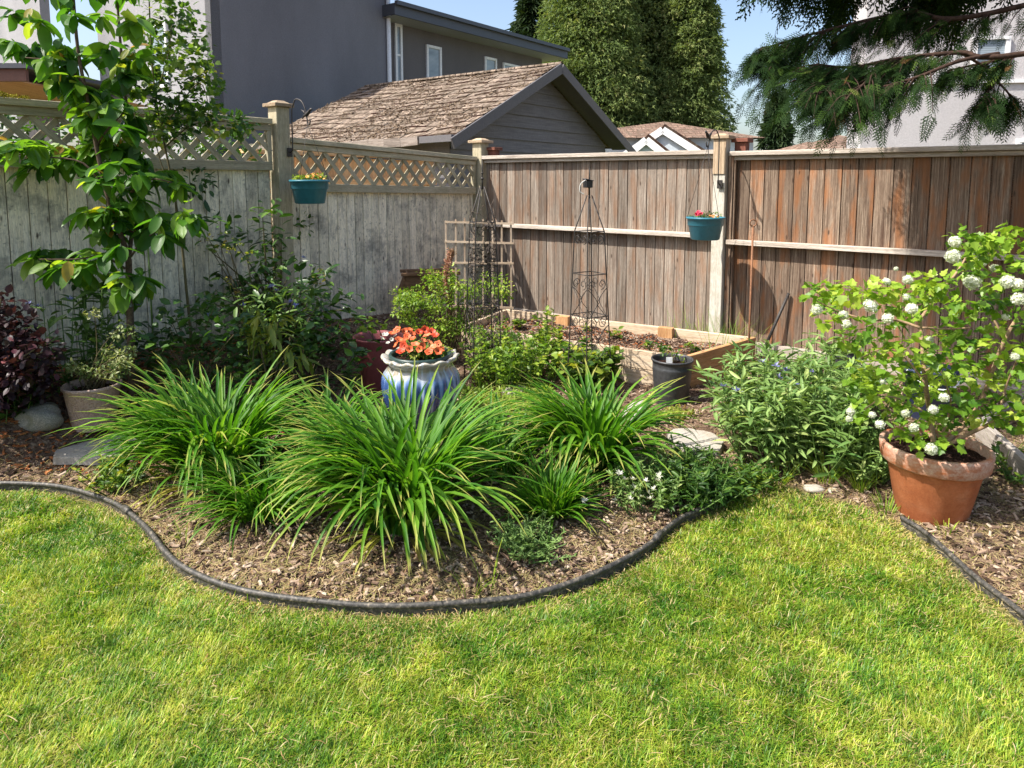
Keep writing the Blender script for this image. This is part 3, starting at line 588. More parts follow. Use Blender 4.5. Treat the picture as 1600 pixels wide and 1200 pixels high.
# ---------------------------------------------------------------- iron work
IRON = plainmat('dark_iron', (.035, .03, .027), .55, .5, (.6, 1.6), 60, .3, .3); RUST = plainmat('rusty_iron', (.22, .105, .055), .75, .3, (.6, 1.3), 60, .3)
def spiral(c, r, turns, a0, n=22, sgn=1, ux=None):
    return [c + ux * (r * (1 - .75 * k / n) * math.cos(a0 + sgn * turns * 6.283 * k / n)) + np.array((0, 0, 1)) * (r * (1 - .75 * k / n) * math.sin(a0 + sgn * turns * 6.283 * k / n)) for k in range(n + 1)]
def obelisk(loc, H, label, rot=.5, lean=(0, 0)):
    t = root('garden_obelisk', loc, label, 'garden obelisk', 'dark iron plant obelisks'); loc = np.asarray(loc, float)
    def q(x, y, z):
        c, s = math.cos(rot), math.sin(rot); return loc + np.array((x * c - y * s + lean[0] * z, x * s + y * c + lean[1] * z, z))
    zt = H * .82; hw = lambda z: .118 - .042 * z / zt
    for sx, sy in ((1, 1), (1, -1), (-1, -1), (-1, 1)):
        P = [q(sx * hw(z), sy * hw(z), z) for z in np.linspace(0, zt, 8)] + [q(sx * .012, sy * .012, H)]
        G().tube(P, .0048, 6, .5).build('leg', IRON, t, True)
    for z in (zt, zt * .74, zt * .48, zt * .2):
        P = [q(a * hw(z), b * hw(z), z) for a, b in ((1, 1), (1, -1), (-1, -1), (-1, 1), (1, 1))]; g = G()
        for a, b in zip(P[:-1], P[1:]): g.tube([a, b], .0036, 6, .5)
        g.build('cross_bar', IRON, t, True)
    g = G(); g.tube([q(0, 0, H - .02), q(0, 0, H + .05), q(0, 0, H + .12), q(0, 0, H + .2)], [.008, .006, .005, .002], 8, .5)
    g.lathe([(0, -.012), (.009, -.008), (.013, 0), (.009, .008), (0, .012)], q(0, 0, H + .06), 12); g.lathe([(0, -.01), (.007, -.006), (.010, 0), (.007, .006), (0, .01)], q(0, 0, H + .1), 12); g.build('finial', IRON, t, True)
    for side in range(4):
        g = G()
        a = rot + side * math.pi / 2; ux = np.array((math.cos(a), math.sin(a), 0)); uo = np.array((-math.sin(a), math.cos(a), 0))
        for zc, r_, up_ in ((zt - .055, .042, -1), (zt * .68, .045, -1), (zt * .44, .045, 1), (zt * .22, .05, 1)):
            for sg in (-1, 1):
                c = loc + uo * hw(zc) + ux * sg * (hw(zc) * .46) + np.array((lean[0] * zc, lean[1] * zc, zc))
                g.tube(spiral(c, r_ * .85, 1.15, up_ * math.pi / 2, 20, sg, ux), .0026, 5, .5, False)
        for zc in (zt * .56, zt * .33):
            for sg in (-1, 1):
                P = [loc + uo * hw(zc + dz) + ux * sg * hw(zc) * f + np.array((lean[0] * zc, lean[1] * zc, zc + dz)) for dz, f in ((.11, .9), (.06, .35), (0, 0), (-.06, .5), (-.12, .95))]
                g.tube(smooth(P, 4), .0024, 5, .5, False)
        g.build('scrollwork', IRON, t, True)
    return t, q
ob_l = np.array(at(755, 600, 5.15)); ob_l[2] = float(gz(ob_l[0], ob_l[1])); OB1, q1 = obelisk(ob_l, 1.49, 'dark iron obelisk with dead vines, standing before the fence corner', .35)
ob_r = np.array(at(921, 600, 4.92)); ob_r[2] = float(gz(ob_r[0], ob_r[1])); OB2, q2 = obelisk(ob_r, 1.44, 'dark iron obelisk with a small solar lamp on top, before the raised bed', .55, (-.012, 0))
g = G(); c = q2(-.02, -.01, 1.40 + .12); g.box(c, (.055, .05, .05), np.array(Matrix.Rotation(.4, 3, 'Z')), .5); g.box(c + (-.0, 0, .03), (.065, .06, .008), np.array(Matrix.Rotation(.4, 3, 'Z') @ Matrix.Rotation(.2, 3, 'Y')), .5)
sl_ = g.build('solar_lamp', plainmat('black_plastic', (.02, .02, .022), .3), None, bevel=.003); tag(sl_, 'small black solar lamp clipped on the right obelisk peak', 'lamp')
G().tube(smooth([c + (-.02, -.03, .03), c + (-.055, -.03, .0), c + (-.06, -.03, -.05), c + (-.03, -.03, -.07)], 5), .004, 6, .5).build('cable', plainmat('grey_cable', (.45, .45, .43), .5), sl_, True); 
for ch in sl_.children: ch.data.transform(Matrix.Translation((0, 0, 0)))
# dead vines on left obelisk
DV = plainmat('dead_vine', (.10, .08, .065), .9, .1); g = G()
for k in range(13):
    z = random.uniform(.45, 1.3); a = random.uniform(0, 6.28); P = []
    for i in range(9): P.append(q1(.095 * math.cos(a + i * .5), .095 * math.sin(a + i * .5), z + i * random.uniform(-.01, .03)))
    g.tube(P, [.0035 - .0003 * i for i in range(9)], 5, random.random())
n = 150; P = np.array([q1(.09 * math.cos(a), .09 * math.sin(a), z) for a, z in zip(rs.uniform(0, 6.28, n), np.where(rs.rand(n) < .6, rs.normal(.98, .07, n), rs.uniform(.5, 1.25, n)))])
lt = np.array([(0, 0, 0), (.5, .28, .1), (1, 0, -.1), (.5, -.28, .15)]); g.inst(lt, [np.array([(0, 1, 2), (0, 2, 3)])], P, rs.normal(0, 1, (n, 3)), rs.normal(0, 1, (n, 3)), rs.uniform(.02, .05, n), rs.rand(n))
t = root('dead_vine', q1(0, 0, .4), 'tangle of dead dark vine wound round the left obelisk', 'vine'); g.build('vine_stems', DV, t)
# brackets and hanging planters
TEAL = plainmat('teal_plastic', (.035, .17, .23), .38, .5, (.85, 1.1), 20, .05)
def bracket(side, u, n0, zp, zt, zr, d, label, curl):
    D, N = (LD, LN) if side == 'L' else (RD, RN); t = root('hook_bracket', wp(side, u, n0, zp), label, 'bracket', 'iron hook brackets on the fence posts')
    G().box(wp(side, u, n0 + .004, zp), (.05, .008, .075), frame(side), .5).build('mounting_plate', IRON, t, bevel=.002)
    ctl = [(.01, zp), (.035, zp + .01), (.045, zp + .05), (.05, zt - .10), (.07, zt - .045), (d * .42, zt - .002), (d * .7, zt - .02), (d * .88, zt - .08), (d * .97, zt - .16), (d, zr), (d + .02, zr - .012), (d + .035, zr + .01), (d + .03, zr + .03)]
    G().tube(smooth([wp(side, u, n0 + a, b) for a, b in ctl], 6), .0055, 8, .5).build('arm', IRON, t, True)
    g = G()   # small bird figure on the hook
    bz = zr + .07; g.tube([wp(side, u, n0 + d + a, bz + b) for a, b in ((-.07, -.03), (-.045, -.008), (-.01, 0), (.02, .02), (.035, .035), (.05, .04), (.068, .036))], [.003, .009, .017, .014, .008, .012, .002], 8, .5)
    g.tube([wp(side, u, n0 + d + a, bz + b) for a, b in ((-.02, 0), (-.05, .03), (-.085, .045))], [.012, .008, .002], 6, .5); g.build('bird_figure', IRON, t, True)
    return wp(side, u, n0 + d, zr - .012)
def planter(tip, zrim, label, seed):
    c = np.array((tip[0], tip[1], zrim - .19)); t = root('hanging_planter', c, label, 'hanging planter', 'teal hanging planters')
    G().lathe([(0, 0), (.112, 0), (.12, .006), (.14, .115), (.146, .12), (.150, .125), (.153, .175), (.163, .178), (.165, .19), (.16, .195), (.15, .192), (.145, .17), (.13, .12)], c, 56).build('planter_bowl', TEAL, t, True)
    soil_disc(t, c, .146, c[2] + .165); g = G()
    for k in range(3):
        a = seed + k * 2.094; g.tube([tip, c + (.157 * math.cos(a), .157 * math.sin(a), .19)], .0022, 5, .5)
    g.build('hanger_wires', IRON, t, True); return t, c
uPL = uP; tipL = bracket('L', U(447, 'L'), .10, 1.80, 2.235, 2.03, .26, 'iron hook bracket on the left fence post, holding the planter high', 0)
PL1, cL = planter(tipL, 1.565, 'teal hanging planter with yellow orange blooms by the left post', .3)
tipR = bracket('R', uR + .015, .125, 1.53, 2.0, 1.86, .31, 'iron hook bracket on the right fence post beside the thin pole', 0)
PL2, cR = planter(tipR, 1.25, 'teal hanging planter with one red bloom by the right post', 1.0)
# thin garden pole, dark rod standing in for a slanting shadow on the fence
a_ = gp(1169, 590); pl = np.array(at(1169, 560, 5.38)); pl[2] = 0
t = root('garden_pole', pl, 'thin rusty pole with a ring top at the raised bed corner', 'pole'); zt_ = CAMZ - (348 - 280) / F * 5.38
G().tube([pl + (0, 0, 0), pl + (.002, 0, .5), pl + (0, 0, zt_ - .03)], .0085, 8, .5).build('shaft', RUST, t, True)
G().tube([pl + (.026 * math.sin(a) , 0, zt_ + .0 + .026 * -math.cos(a)) for a in np.linspace(0, 6.0, 20)], .006, 8, .5).build('ring', RUST, t, True)
a_ = wp('R', U(1203, 'R'), .16, .10); b_ = wp('R', U(1237, 'R'), .03, .60)
a_ = np.array((*a_[:2], float(gz(*a_[:2]))))
o = G().tube([a_, (a_ + b_) / 2, b_], [.014, .014, .013], 8, .5).build('shadow_rod', IRON, None, True); tag(o, 'dark rod in place of a slanting shadow on the fence right of the garden pole', 'rod')
# wooden trellis
TW = wood('pale_trellis_wood', [(.3, (.30, .22, .15)), (.7, (.50, .40, .30))], (.2, .13, .08), .4, .25, knots=False, bump=.2)
tc = np.array(at(748, 500, 6.35)); t = root('wooden_trellis', (tc[0], tc[1], .12), 'small wooden stick trellis leaning at the fence corner behind the obelisk', 'trellis')
dx = np.array((.985, -.17, 0)); W2 = .31
TP = lambda s, z: tc * (1, 1, 0) + dx * s * W2 + np.array((.03 * (s < -.9) * 0, .05 * (z - .6), z))
for s in np.linspace(-1, 1, 8): G().beam(TP(s, .15), TP(s * (1.0 + random.uniform(-.02, .02)), 1.20 + random.uniform(-.02, .02)), .016, .016, up=(0, 1, .01)).build('upright', TW, t)
for z in (1.175, .99, .79, .38): G().beam(TP(-1.04, z) + (0, -.016, 0), TP(1.08, z + random.uniform(-.01, .01)) + (0, -.016, 0), .014, .018).build('cross_slat', TW, t)
# brown trough planter
TRW = wood('dark_trough_wood', [(.3, (.11, .06, .03)), (.7, (.24, .14, .08))], (.06, .03, .02), .4, .15, bump=.3)
bc = np.array(at(672, 460, 6.55)); t = root('trough_planter', (bc[0], bc[1], .1), 'dark brown wooden trough planter on legs at the fence, behind the yellow green shrub', 'planter')
fr = np.array([(.98, .2, 0), (-.2, .98, 0), (0, 0, 1)]).T
zt2 = CAMZ - (425 - 280) / F * 6.5
def tb(c, s, ry=0, name='panel'):
    R_ = fr @ np.array(Matrix.Rotation(ry, 3, 'Y')); G().box(bc * (1, 1, 0) + fr @ np.array((c[0], c[1], 0)) + (0, 0, c[2]), s, R_, None).build(name, TRW, t, bevel=.003)
tb((0, -.12, zt2 - .11), (.50, .02, .2)); tb((0, .12, zt2 - .11), (.50, .02, .2)); tb((-.262, 0, zt2 - .11), (.02, .26, .24), .35); tb((.262, 0, zt2 - .11), (.02, .26, .24), -.35)
tb((0, -.132, zt2 - .01), (.56, .035, .03), 0, 'rim'); tb((0, .132, zt2 - .01), (.56, .035, .03), 0, 'rim')
for a in (-.2, .2):
    for b in (-.1, .1): tb((a, b, (zt2 - .2) / 2), (.035, .035, zt2 - .2), 0, 'leg')
# ---------------------------------------------------------------- background buildings
def stucco(name, col, var=.12):
    m = M(name); p = m.co('pos'); n1 = m.noise(p, 45, 4, .8); n2 = m.noise(m.co('pos', (1, 1, .35)), .9, 4, .6); m.bump(n1, .5, .02)
    c = m.mix(col, m.ramp(n2, [(.3, 1 - var), (.7, 1 + var)]), 1, 'MULTIPLY'); return m.fin(m.mix(c, m.ramp(n1, [(.3, .85), (.7, 1.12)]), 1, 'MULTIPLY'), .92, .15)
ST = stucco('grey_stucco_shaded', (.185, .185, .20)); STL = stucco('grey_stucco_lit', (.30, .295, .31)); STB = stucco('brown_grey_stucco', (.135, .125, .125)); STW = stucco('off_white_stucco', (.50, .48, .48), .06)  # ST and STL: one grey stucco, shaded and sunlit tones put into the colour
TRM = plainmat('white_trim', (.75, .75, .75), .5); DKT = plainmat('dark_trim', (.06, .065, .08), .5); SOF = plainmat('grey_soffit', (.30, .30, .31), .7)
def glassmat():
    m = M('window_glass'); n = m.noise(m.co('pos', (1, 1, 3)), 1.2, 2); wv = m.n('ShaderNodeTexWave', bands_direction='Z'); wv.inputs['Scale'].default_value = 9; m.l(m.co('pos'), wv.inputs['Vector'])
    c = m.mix(m.ramp(n, [(.3, (.16, .2, .24)), (.7, (.30, .35, .38))]), m.ramp(wv.outputs['Fac'], [(.3, .75), (.6, 1.1)]), .8, 'MULTIPLY'); return m.fin(c, .12, .6)
GLS = glassmat()
def shingle(name, cols, course=.16, wdt=.3, tx=(1, 0, 0), gap=(.04, .02, .015)):
    m = M(name); br = m.n('ShaderNodeTexBrick'); br.inputs['Scale'].default_value = 1; br.inputs['Brick Width'].default_value = wdt; br.inputs['Row Height'].default_value = course; br.inputs['Mortar Size'].default_value = .012; br.inputs['Mortar Smooth'].default_value = .3; br.inputs['Bias'].default_value = 0
    br.inputs['Color1'].default_value = (*cols[0], 1); br.inputs['Color2'].default_value = (*cols[1], 1); br.inputs['Mortar'].default_value = (*gap, 1)
    m.l(m.co('gco'), br.inputs['Vector']); n = m.noise(m.co('pos'), 14, 5, .75); n2 = m.noise(m.co('pos'), 2.2, 4, .6)
    c = m.mix(br.outputs['Color'], m.ramp(n, [(.35, .35), (.62, 1.4)]), 1, 'MULTIPLY'); c = m.mix(c, (.085, .065, .045), m.math('MULTIPLY', m.ramp(m.noise(m.co('pos'), 5, 6, .8), [(.46, 0), (.58, 1)]), .8)); c = m.mix(c, (.30, .25, .2), m.math('MULTIPLY', m.ramp(n2, [(.55, 0), (.7, 1)]), .4)); m.bump(m.math('ADD', n, br.outputs['Fac']), .8, .03)
    return m.fin(c, .95, .1)
def quad(g, a, b, c, d, th=None, uv=None, r=.5):
    P = np.array((a, b, c, d), float); lx = np.linalg.norm(P[1] - P[0]); 
    ux = (P[1] - P[0]) / lx; nz = np.cross(ux, P[3] - P[0]); nz /= np.linalg.norm(nz); uy = np.cross(nz, ux)
    co = np.array([((p - P[0]) @ ux, (p - P[0]) @ uy, 0) for p in P])
    if th: V = np.vstack((P, P - nz * th)); co = np.vstack((co, co)); g.add(V, [[(0, 1, 2, 3), (7, 6, 5, 4), (0, 4, 5, 1), (1, 5, 6, 2), (2, 6, 7, 3), (3, 7, 4, 0)]], r, co)
    else: g.add(P, [[(0, 1, 2, 3)]], r, co)
V3 = lambda p, z: np.array((p[0], p[1], z))
def wallpart(par, a, b, z0, z1, mat, th=.2, name='wall'):
    d = (b - a) / np.linalg.norm(b - a); n = np.array((-d[1], d[0])); n = n if n[1] > 0 else -n
    q = [V3(a, z0), V3(b, z0), V3(b + n * th, z0), V3(a + n * th, z0)]; V = np.array(q + [p + (0, 0, z1 - z0) for p in q])
    return G().add(V, [[(0, 1, 5, 4), (1, 2, 6, 5), (2, 3, 7, 6), (3, 0, 4, 7), (4, 5, 6, 7), (3, 2, 1, 0)]], .5).build(name, mat, par)
def window(par, a, b, f0, f1, z0, z1, fr=.07, mull=False, off=.0):
    d = (b - a) / np.linalg.norm(b - a); n = np.array((d[1], -d[0])); n = n if n[1] < 0 else -n; p0 = a + (b - a) * f0 + n * (.02 + off); p1 = a + (b - a) * f1 + n * (.02 + off)
    g = G(); g.beam(V3(p0, z0), V3(p1, z0), .07, fr); g.beam(V3(p0, z1), V3(p1, z1), .07, fr)
    for p in (p0, p1): g.beam(V3(p, z0 - fr / 2), V3(p, z1 + fr / 2), .068, fr, up=(n[0], n[1], 0))
    if mull: g.beam(V3(p0, (z0 + z1) / 2), V3(p1, (z0 + z1) / 2), .06, fr * .7)
    fm = g.build('window', TRM, par); g = G(); quad(g, V3(p0, z0), V3(p1, z0), V3(p1, z1), V3(p0, z1)); g.build('pane', GLS, fm)
GD = np.array((.606, .795)); GP = np.array((-.795, .606))
def onray(px, o, d):
    r = ray(px, 280); r = r[:2] / r[1]; A = np.array([[r[0], -d[0]], [r[1], -d[1]]]); k = np.linalg.solve(A, o); return o + d * k[1]
def zat(px, py, p): r = ray(px, py); return CAMZ + r[2] / r[1] * p[1]
# -- dark stucco house
Cn = np.array(((343 - 800) / F * 14, 14.)); b1 = onray(610, Cn, GD); b2 = onray(846, b1 + GP * .25, GD); b1r = onray(610, b1 + GP * .25, GD)
hs = root('stucco_house', V3(Cn, 0), 'large dark grey stucco house with white framed windows, behind the old garage', 'house')
l1 = Cn + GP * 5.2
wallpart(hs, Cn, b1, 0, 6.9, ST); wallpart(hs, l1, Cn - GP * 0, 0, 6.9, STL); wallpart(hs, b1r, b2, 0, zat(846, 92, b2) , STB)
l2 = l1 - GD * 1.2; wallpart(hs, l2 + GP * 4.0, l2, 0, 6.2, STL)
def roofslab(par, a, b, z, ov, th=.22, dep=3.0, ext=.5):
    n = GP if abs((b - a) @ GD) > .5 * np.linalg.norm(b - a) else GD; d = (b - a) / np.linalg.norm(b - a)
    A = a - d * ext - n * ov; B = b + d * ext - n * ov; Cq = b + d * ext + n * dep; Dq = a - d * ext + n * dep
    rf_ = G(); q = [V3(p, z) for p in (A, B, Cq, Dq)]; V = np.array(q + [p + (0, 0, th) for p in q]); rf_.add(V, [[(0, 1, 5, 4), (1, 2, 6, 5), (2, 3, 7, 6), (3, 0, 4, 7), (4, 5, 6, 7)]], .5); o = rf_.build('roof', DKT, par)
    G().add(np.array(q) - (0, 0, .012), [[(3, 2, 1, 0)]], .5).build('soffit', SOF, o)
    g = G(); g.beam(V3(A, z + th) - np.append(n * .05, 0), V3(B, z + th) - np.append(n * .05, 0), .1, .1); g.build('gutter', DKT, o)
roofslab(hs, Cn, b1, 6.9, .6); roofslab(hs, b1r + GD * .1, b2, zat(846, 92, b2), .7, .28)
roofslab(hs, l1, Cn, 6.9, .5, dep=2.)
G().tube([V3(b1 - GP * .06 - GD * .02, 0), V3(b1 - GP * .06 - GD * .02, 6.8)], .055, 8, .5).build('downpipe', TRM, hs, True)
wf = lambda px: float(np.linalg.norm(onray(px, b1r, GD) - b1r) / np.linalg.norm(b2 - b1r))
def win2(pa, pb, ya, yb, **k):
    q = onray((pa + pb) / 2, b1r, GD); window(hs, b1r, b2, wf(pa), wf(pb), zat(0, yb, q), zat(0, ya, q), **k)
win2(621, 629, 40, 132, mull=True); win2(669, 689, 74, 124); win2(758, 774, 92, 122); win2(786, 826, 104, 130)
window(hs, l1, Cn, .52, .66, 3.6, 4.9)
# -- old garage
E0 = np.array((-.797, 10.)); A0 = np.array((.861, 12.25)); R0 = 2 * A0 - E0; GG = (A0 - E0) / np.linalg.norm(A0 - E0); GR_ = np.array((-GG[1], GG[0])); HE, HA = CAMZ + .65, CAMZ + 2.02; LG = 5.1
gg = root('old_garage', V3(E0, 0), 'old garage with worn brown shingle roof and grey horizontal siding gable', 'garage')
SH = shingle('worn_brown_shingles', ((.29, .225, .175), (.19, .15, .12)), .145, .30)
sl2 = (HA - HE) / np.linalg.norm(A0 - E0)
g = G(); ov = .0
NR = 14   # stepped shingle courses on the near slope
for k in range(NR):
    f0, f1 = k / NR, (k + 1) / NR + .012; a = E0 + (A0 - E0) * f0; b = E0 + (A0 - E0) * min(f1, 1); z0_ = HE + (HA - HE) * f0; z1_ = HE + (HA - HE) * min(f1, 1)
    up_ = .022
    sag = lambda s, f: -.05 * math.sin(math.pi * s) * (1 - f * .4) + .012 * math.sin(s * 23 + f * 9)
    S_ = 26
    for s in range(S_):
        s0, s1 = s / S_, (s + 1) / S_
        p = lambda base, z, ss, f, du: V3(base + GR_ * LG * ss, z + du + sag(ss, f))
        jit = random.uniform(-.012, .012)
        qa, qb, qc, qd = p(a, z0_, s0, f0, up_ + jit), p(a, z0_, s1, f0, up_ + jit), p(b, z1_, s1, f1, .0), p(b, z1_, s0, f1, .0)
        co = np.array([(s0 * LG + k * .17, 0.01, 0), (s1 * LG + k * .17, .01, 0), (s1 * LG + k * .17, .15, 0), (s0 * LG + k * .17, .15, 0)])
        V = np.array((qa, qb, qc, qd, qa - (0, 0, .03), qb - (0, 0, .03))); g.add(V, [[(3, 2, 1, 0), (0, 1, 5, 4)]], .5, np.vstack((co, co[:2] - (0, .01, 0))))
ro = g.build('roof', SH, gg)
n = 4200; s = rs.rand(n); f = rs.rand(n) ** 1.2; kp = vnoise(s * 9, f * 6, 1.2, 33) + .3 * vnoise(s * 40, f * 30, 1., 34) > .62; s, f = s[kp], f[kp]; n = len(s)
P = np.array([V3(E0 + (A0 - E0) * b + GR_ * LG * a, HE + (HA - HE) * b + sag(a, b) + .025) for a, b in zip(s, f)]); g = G()
g.inst(tv, tf, P, rs.normal(0, 1, (n, 3)) * (1, 1, .3), np.array((-.2, -.3, 1.)) + rs.normal(0, .4, (n, 3)), rs.uniform(.02, .075, n), rs.rand(n))
m = M('roof_moss'); o_ = g.build('moss', m.fin(m.ramp(m.attr('rnd'), [(0, (.08, .055, .04)), (.6, (.17, .12, .08)), (1, (.26, .20, .14))]), .95, .1), ro); o_['kind'] = 'stuff'
g = G(); quad(g, V3(R0, HE), V3(A0, HA), V3(A0 + GR_ * LG, HA), V3(R0 + GR_ * LG, HE), .04); g.build('far_roof_slope', SH, ro)
FSC = plainmat('grey_fascia_paint', (.11, .105, .11), .7); OLDW = wood('rotten_eave_wood', [(.3, (.14, .11, .09)), (.7, (.36, .31, .27))], (.06, .05, .04), .5, .2, knots=False)
g = G()
for (p, q) in ((E0, A0), (R0, A0)):
    d = (p - q) / np.linalg.norm(p - q); g.beam(V3(q + d * 0, HA - .085) + np.append(-GR_ * .02, 0), V3(p + d * .12, HE - .085 - .12 * sl2) + np.append(-GR_ * .02, 0), .03, .17, up=(0, 0, 1))
g.build('rake_board', FSC, gg, bevel=.004)
g = G(); ne = -GG
for s in range(14):
    s0, s1 = s / 14, (s + 1) / 14
    if s0 < .12: continue
    g.beam(V3(E0 + ne * .05 + GR_ * LG * s0, HE - .05 + sag(s0, 0)), V3(E0 + ne * .05 + GR_ * LG * s1, HE - .05 + sag(s1, 0)), .03, .13)
g.build('eave_board', OLDW, gg, bevel=.003)
G().beam(V3(E0 + ne * .05 + GR_ * .02, HE - .06), V3(E0 + ne * .05 + GR_ * LG * .13, HE - .07), .1, .10).build('gutter', FSC, gg, bevel=.003)
m = M('grey_lap_siding'); n1 = m.noise(m.co('pos'), 30, 4, .7); n2 = m.noise(m.co('gco', (1, 20, 20)), 2, 4, .6); SID = m.fin(m.mix(m.mix((.155, .15, .16), m.ramp(n2, [(.3, .8), (.7, 1.25)]), 1, 'MULTIPLY'), m.ramp(n1, [(.3, .85), (.7, 1.12)]), 1, 'MULTIPLY'), .75, .25); m.bump(n2, .3, .01)
g = G(); setb = GR_ * .45; lap = .215; z = .1; Lh = np.linalg.norm(A0 - E0); ins = .35
while z < HA - .1:
    zt_ = min(z + lap, HA - .1); wid = lambda zz: Lh - ins if zz < HE - .1 - ins * sl2 * 0 else max(0.02, (HA - .10 - zz) / sl2)
    w0, w1 = wid(z), wid(zt_); w0 = min(w0, Lh - ins); w1 = min(w1, Lh - ins)
    P = [V3(A0 + setb - GG * w0 - GR_ * .03, z), V3(A0 + setb + GG * w0 - GR_ * .03, z), V3(A0 + setb + GG * w1, zt_ + .01), V3(A0 + setb - GG * w1, zt_ + .01), V3(A0 + setb - GG * w0 + GR_ * .02, z), V3(A0 + setb + GG * w0 + GR_ * .02, z)]
    co = np.array([(0, 0, 0), (w0 * 2, 0, 0), (w0 + w1, .2, 0), (w0 - w1, .2, 0), (0, 0, 0), (w0 * 2, 0, 0)]) + (z * 3, z * 7, 0); g.add(P, [[(0, 1, 2, 3), (4, 5, 1, 0)]], random.random(), co); z += lap
g.build('gable_wall', SID, gg)
g = G(); quad(g, V3(E0 - ne * .35 + GR_ * .45, 0), V3(E0 - ne * .35 + GR_ * LG, 0), V3(E0 - ne * .35 + GR_ * LG, HE), V3(E0 - ne * .35 + GR_ * .45, HE)); g.build('side_wall', SID, gg)
g = G(); quad(g, V3(E0 + GR_ * .0, HE - .03), V3(A0, HA - .03), V3(A0 + GR_ * .46, HA - .03), V3(E0 + GR_ * .46, HE - .03)); quad(g, V3(R0, HE - .03), V3(A0, HA - .03), V3(A0 + GR_ * .46, HA - .03), V3(R0 + GR_ * .46, HE - .03)); g.build('soffit', FSC, gg)
# -- distant white gable house
RT = shingle('red_brown_tiles', ((.27, .18, .135), (.20, .13, .10)), .35, .5)
def gable_house(px, Yd, apex_y, eave_y, half_px, label, wallm, nested=False, deep=8, ang=-.3):
    X0 = (px - 800) / F * Yd; za = CAMZ + (280 - apex_y) / F * Yd; ze = CAMZ + (280 - eave_y) / F * Yd; hw_ = half_px / F * Yd
    t = root('gable_house', (X0, Yd, 0), label, 'house'); d = np.array((math.cos(ang), math.sin(ang))); n = np.array((-d[1], d[0])); o = np.array((X0, Yd))
    g = G(); g.add([V3(o - d * hw_, 0), V3(o + d * hw_, 0), V3(o + d * hw_, ze), V3(o, za - .12), V3(o - d * hw_, ze)], [[(0, 1, 2, 3, 4)]], .5); g.build('wall', wallm, t)
    g = G(); s = (za - ze) / hw_; e = .5
    for sg in (-1, 1): quad(g, V3(o + d * sg * (hw_ + e) - n * .12, ze - e * s), V3(o - n * .12, za), V3(o + n * deep, za), V3(o + d * sg * (hw_ + e) + n * deep, ze - e * s), .12)
    rr = g.build('roof', RT, t); g = G()
    for sg in (-1, 1): g.beam(V3(o - n * .15, za - .16), V3(o + d * sg * (hw_ + e) - n * .15, ze - e * s - .16), .06, .30)
    g.build('rake_trim', TRM, rr); return t, o, d, n
PB = stucco('pale_blue_siding', (.50, .56, .60), .03)
gable_house(1033, 30, 199, 246, 72, 'distant house with pale blue gable, white trim and red brown roof', PB)
t, o, d, n = gable_house(1008, 29.2, 214, 250, 44, 'smaller pale blue gable in front of the larger distant one', PB, deep=3)
g = G(); za_ = CAMZ + 92 / F * 33; q0 = np.array(((1020 - 800) / F * 33, 33.)); e_ = 5.5
hr_ = root('hip_roof_house', (q0[0], 33, 0), 'brown tiled hip roof rising behind the pale blue gables', 'house')
V = [(q0[0] - e_, 30.5, 3.4), (q0[0] + e_ * .8, 30.5, 3.4), (q0[0] + e_ * .8, 38, 3.4), (q0[0] - e_, 38, 3.4), (q0[0] + .5, 33.2, za_ - .1), (q0[0] + .6, 35, za_ - .1)]
g.add(V, [np.array([(0, 1, 4), (2, 3, 5)]), np.array([(1, 2, 5, 4), (3, 0, 4, 5)])], .5); g.build('roof', RT, hr_); G().box((q0[0] - .5, 34.3, 1.7), (9, 6.8, 3.4)).build('wall', PB, hr_)
for (px, Yd, ay, hp, lb) in ((1283, 26, 219, 45, 'low red brown hip roof seen over the fence, left of the white stucco house'), (1336, 24, 208, 60, 'red brown roof slope disappearing behind the white stucco house')):
    X0 = (px - 800) / F * Yd; za_ = CAMZ + (280 - ay) / F * Yd; h_ = hp / F * Yd; t = root('hip_roof_house', (X0, Yd, 0), lb, 'house')
    zb_ = za_ - h_ * .45; g = G(); g.add([(X0 - h_, Yd - 1, zb_), (X0 + h_ * 1.3, Yd - 1, zb_), (X0 + h_ * 1.3, Yd + 5, zb_), (X0 - h_, Yd + 5, zb_), (X0, Yd + 1.5, za_), (X0 + .4, Yd + 3, za_)], [np.array([(0, 1, 4), (2, 3, 5)]), np.array([(1, 2, 5, 4), (3, 0, 4, 5)])], .5); g.build('roof', RT, t); G().box((X0 + .1, Yd + 2, zb_ / 2), (h_ * 1.7, 5.2, zb_)).build('wall', STW, t)
# -- white stucco house right
wa = np.array(((1338 - 800) / F * 11.5, 11.5)); wb = wa + np.array((.97, -.12)) * 9
wh = root('white_stucco_house', V3(wa, 0), 'off white stucco house behind the cedar branches at the right', 'house')
wallpart(wh, wa, wb, 0, 6.2, STW); wallpart(wh, wa + np.array((.0, .01)), wa + np.array((5.2, 8.)), 0, 6.2, STW)
q = onray(1532, wa, (wb - wa)); ff = lambda px: float(np.linalg.norm(onray(px, wa, wb - wa) - wa) / np.linalg.norm(wb - wa)); window(wh, wa, wb, ff(1508), ff(1558), zat(0, 116, q), zat(0, 60, q), .05, True); window(wh, wa, wb, ff(1586), ff(1640), zat(0, 260, q), zat(0, 220, q), .06)
g = G(); c4 = wa + np.array((-.4, -.5)); g.add([V3(c4, 6.2), V3(wb + (0, -.5), 6.2), V3(wb + (0, 8), 6.2), V3(wa + (4.8, 8), 6.2)] + [V3(c4, 6.4), V3(wb + (0, -.5), 6.4), V3(wb + (0, 8), 6.4), V3(wa + (4.8, 8), 6.4)], [[(0, 1, 5, 4), (1, 2, 6, 5), (2, 3, 7, 6), (3, 0, 4, 7), (4, 5, 6, 7), (3, 2, 1, 0)]], .5); g.build('roof', DKT, wh)
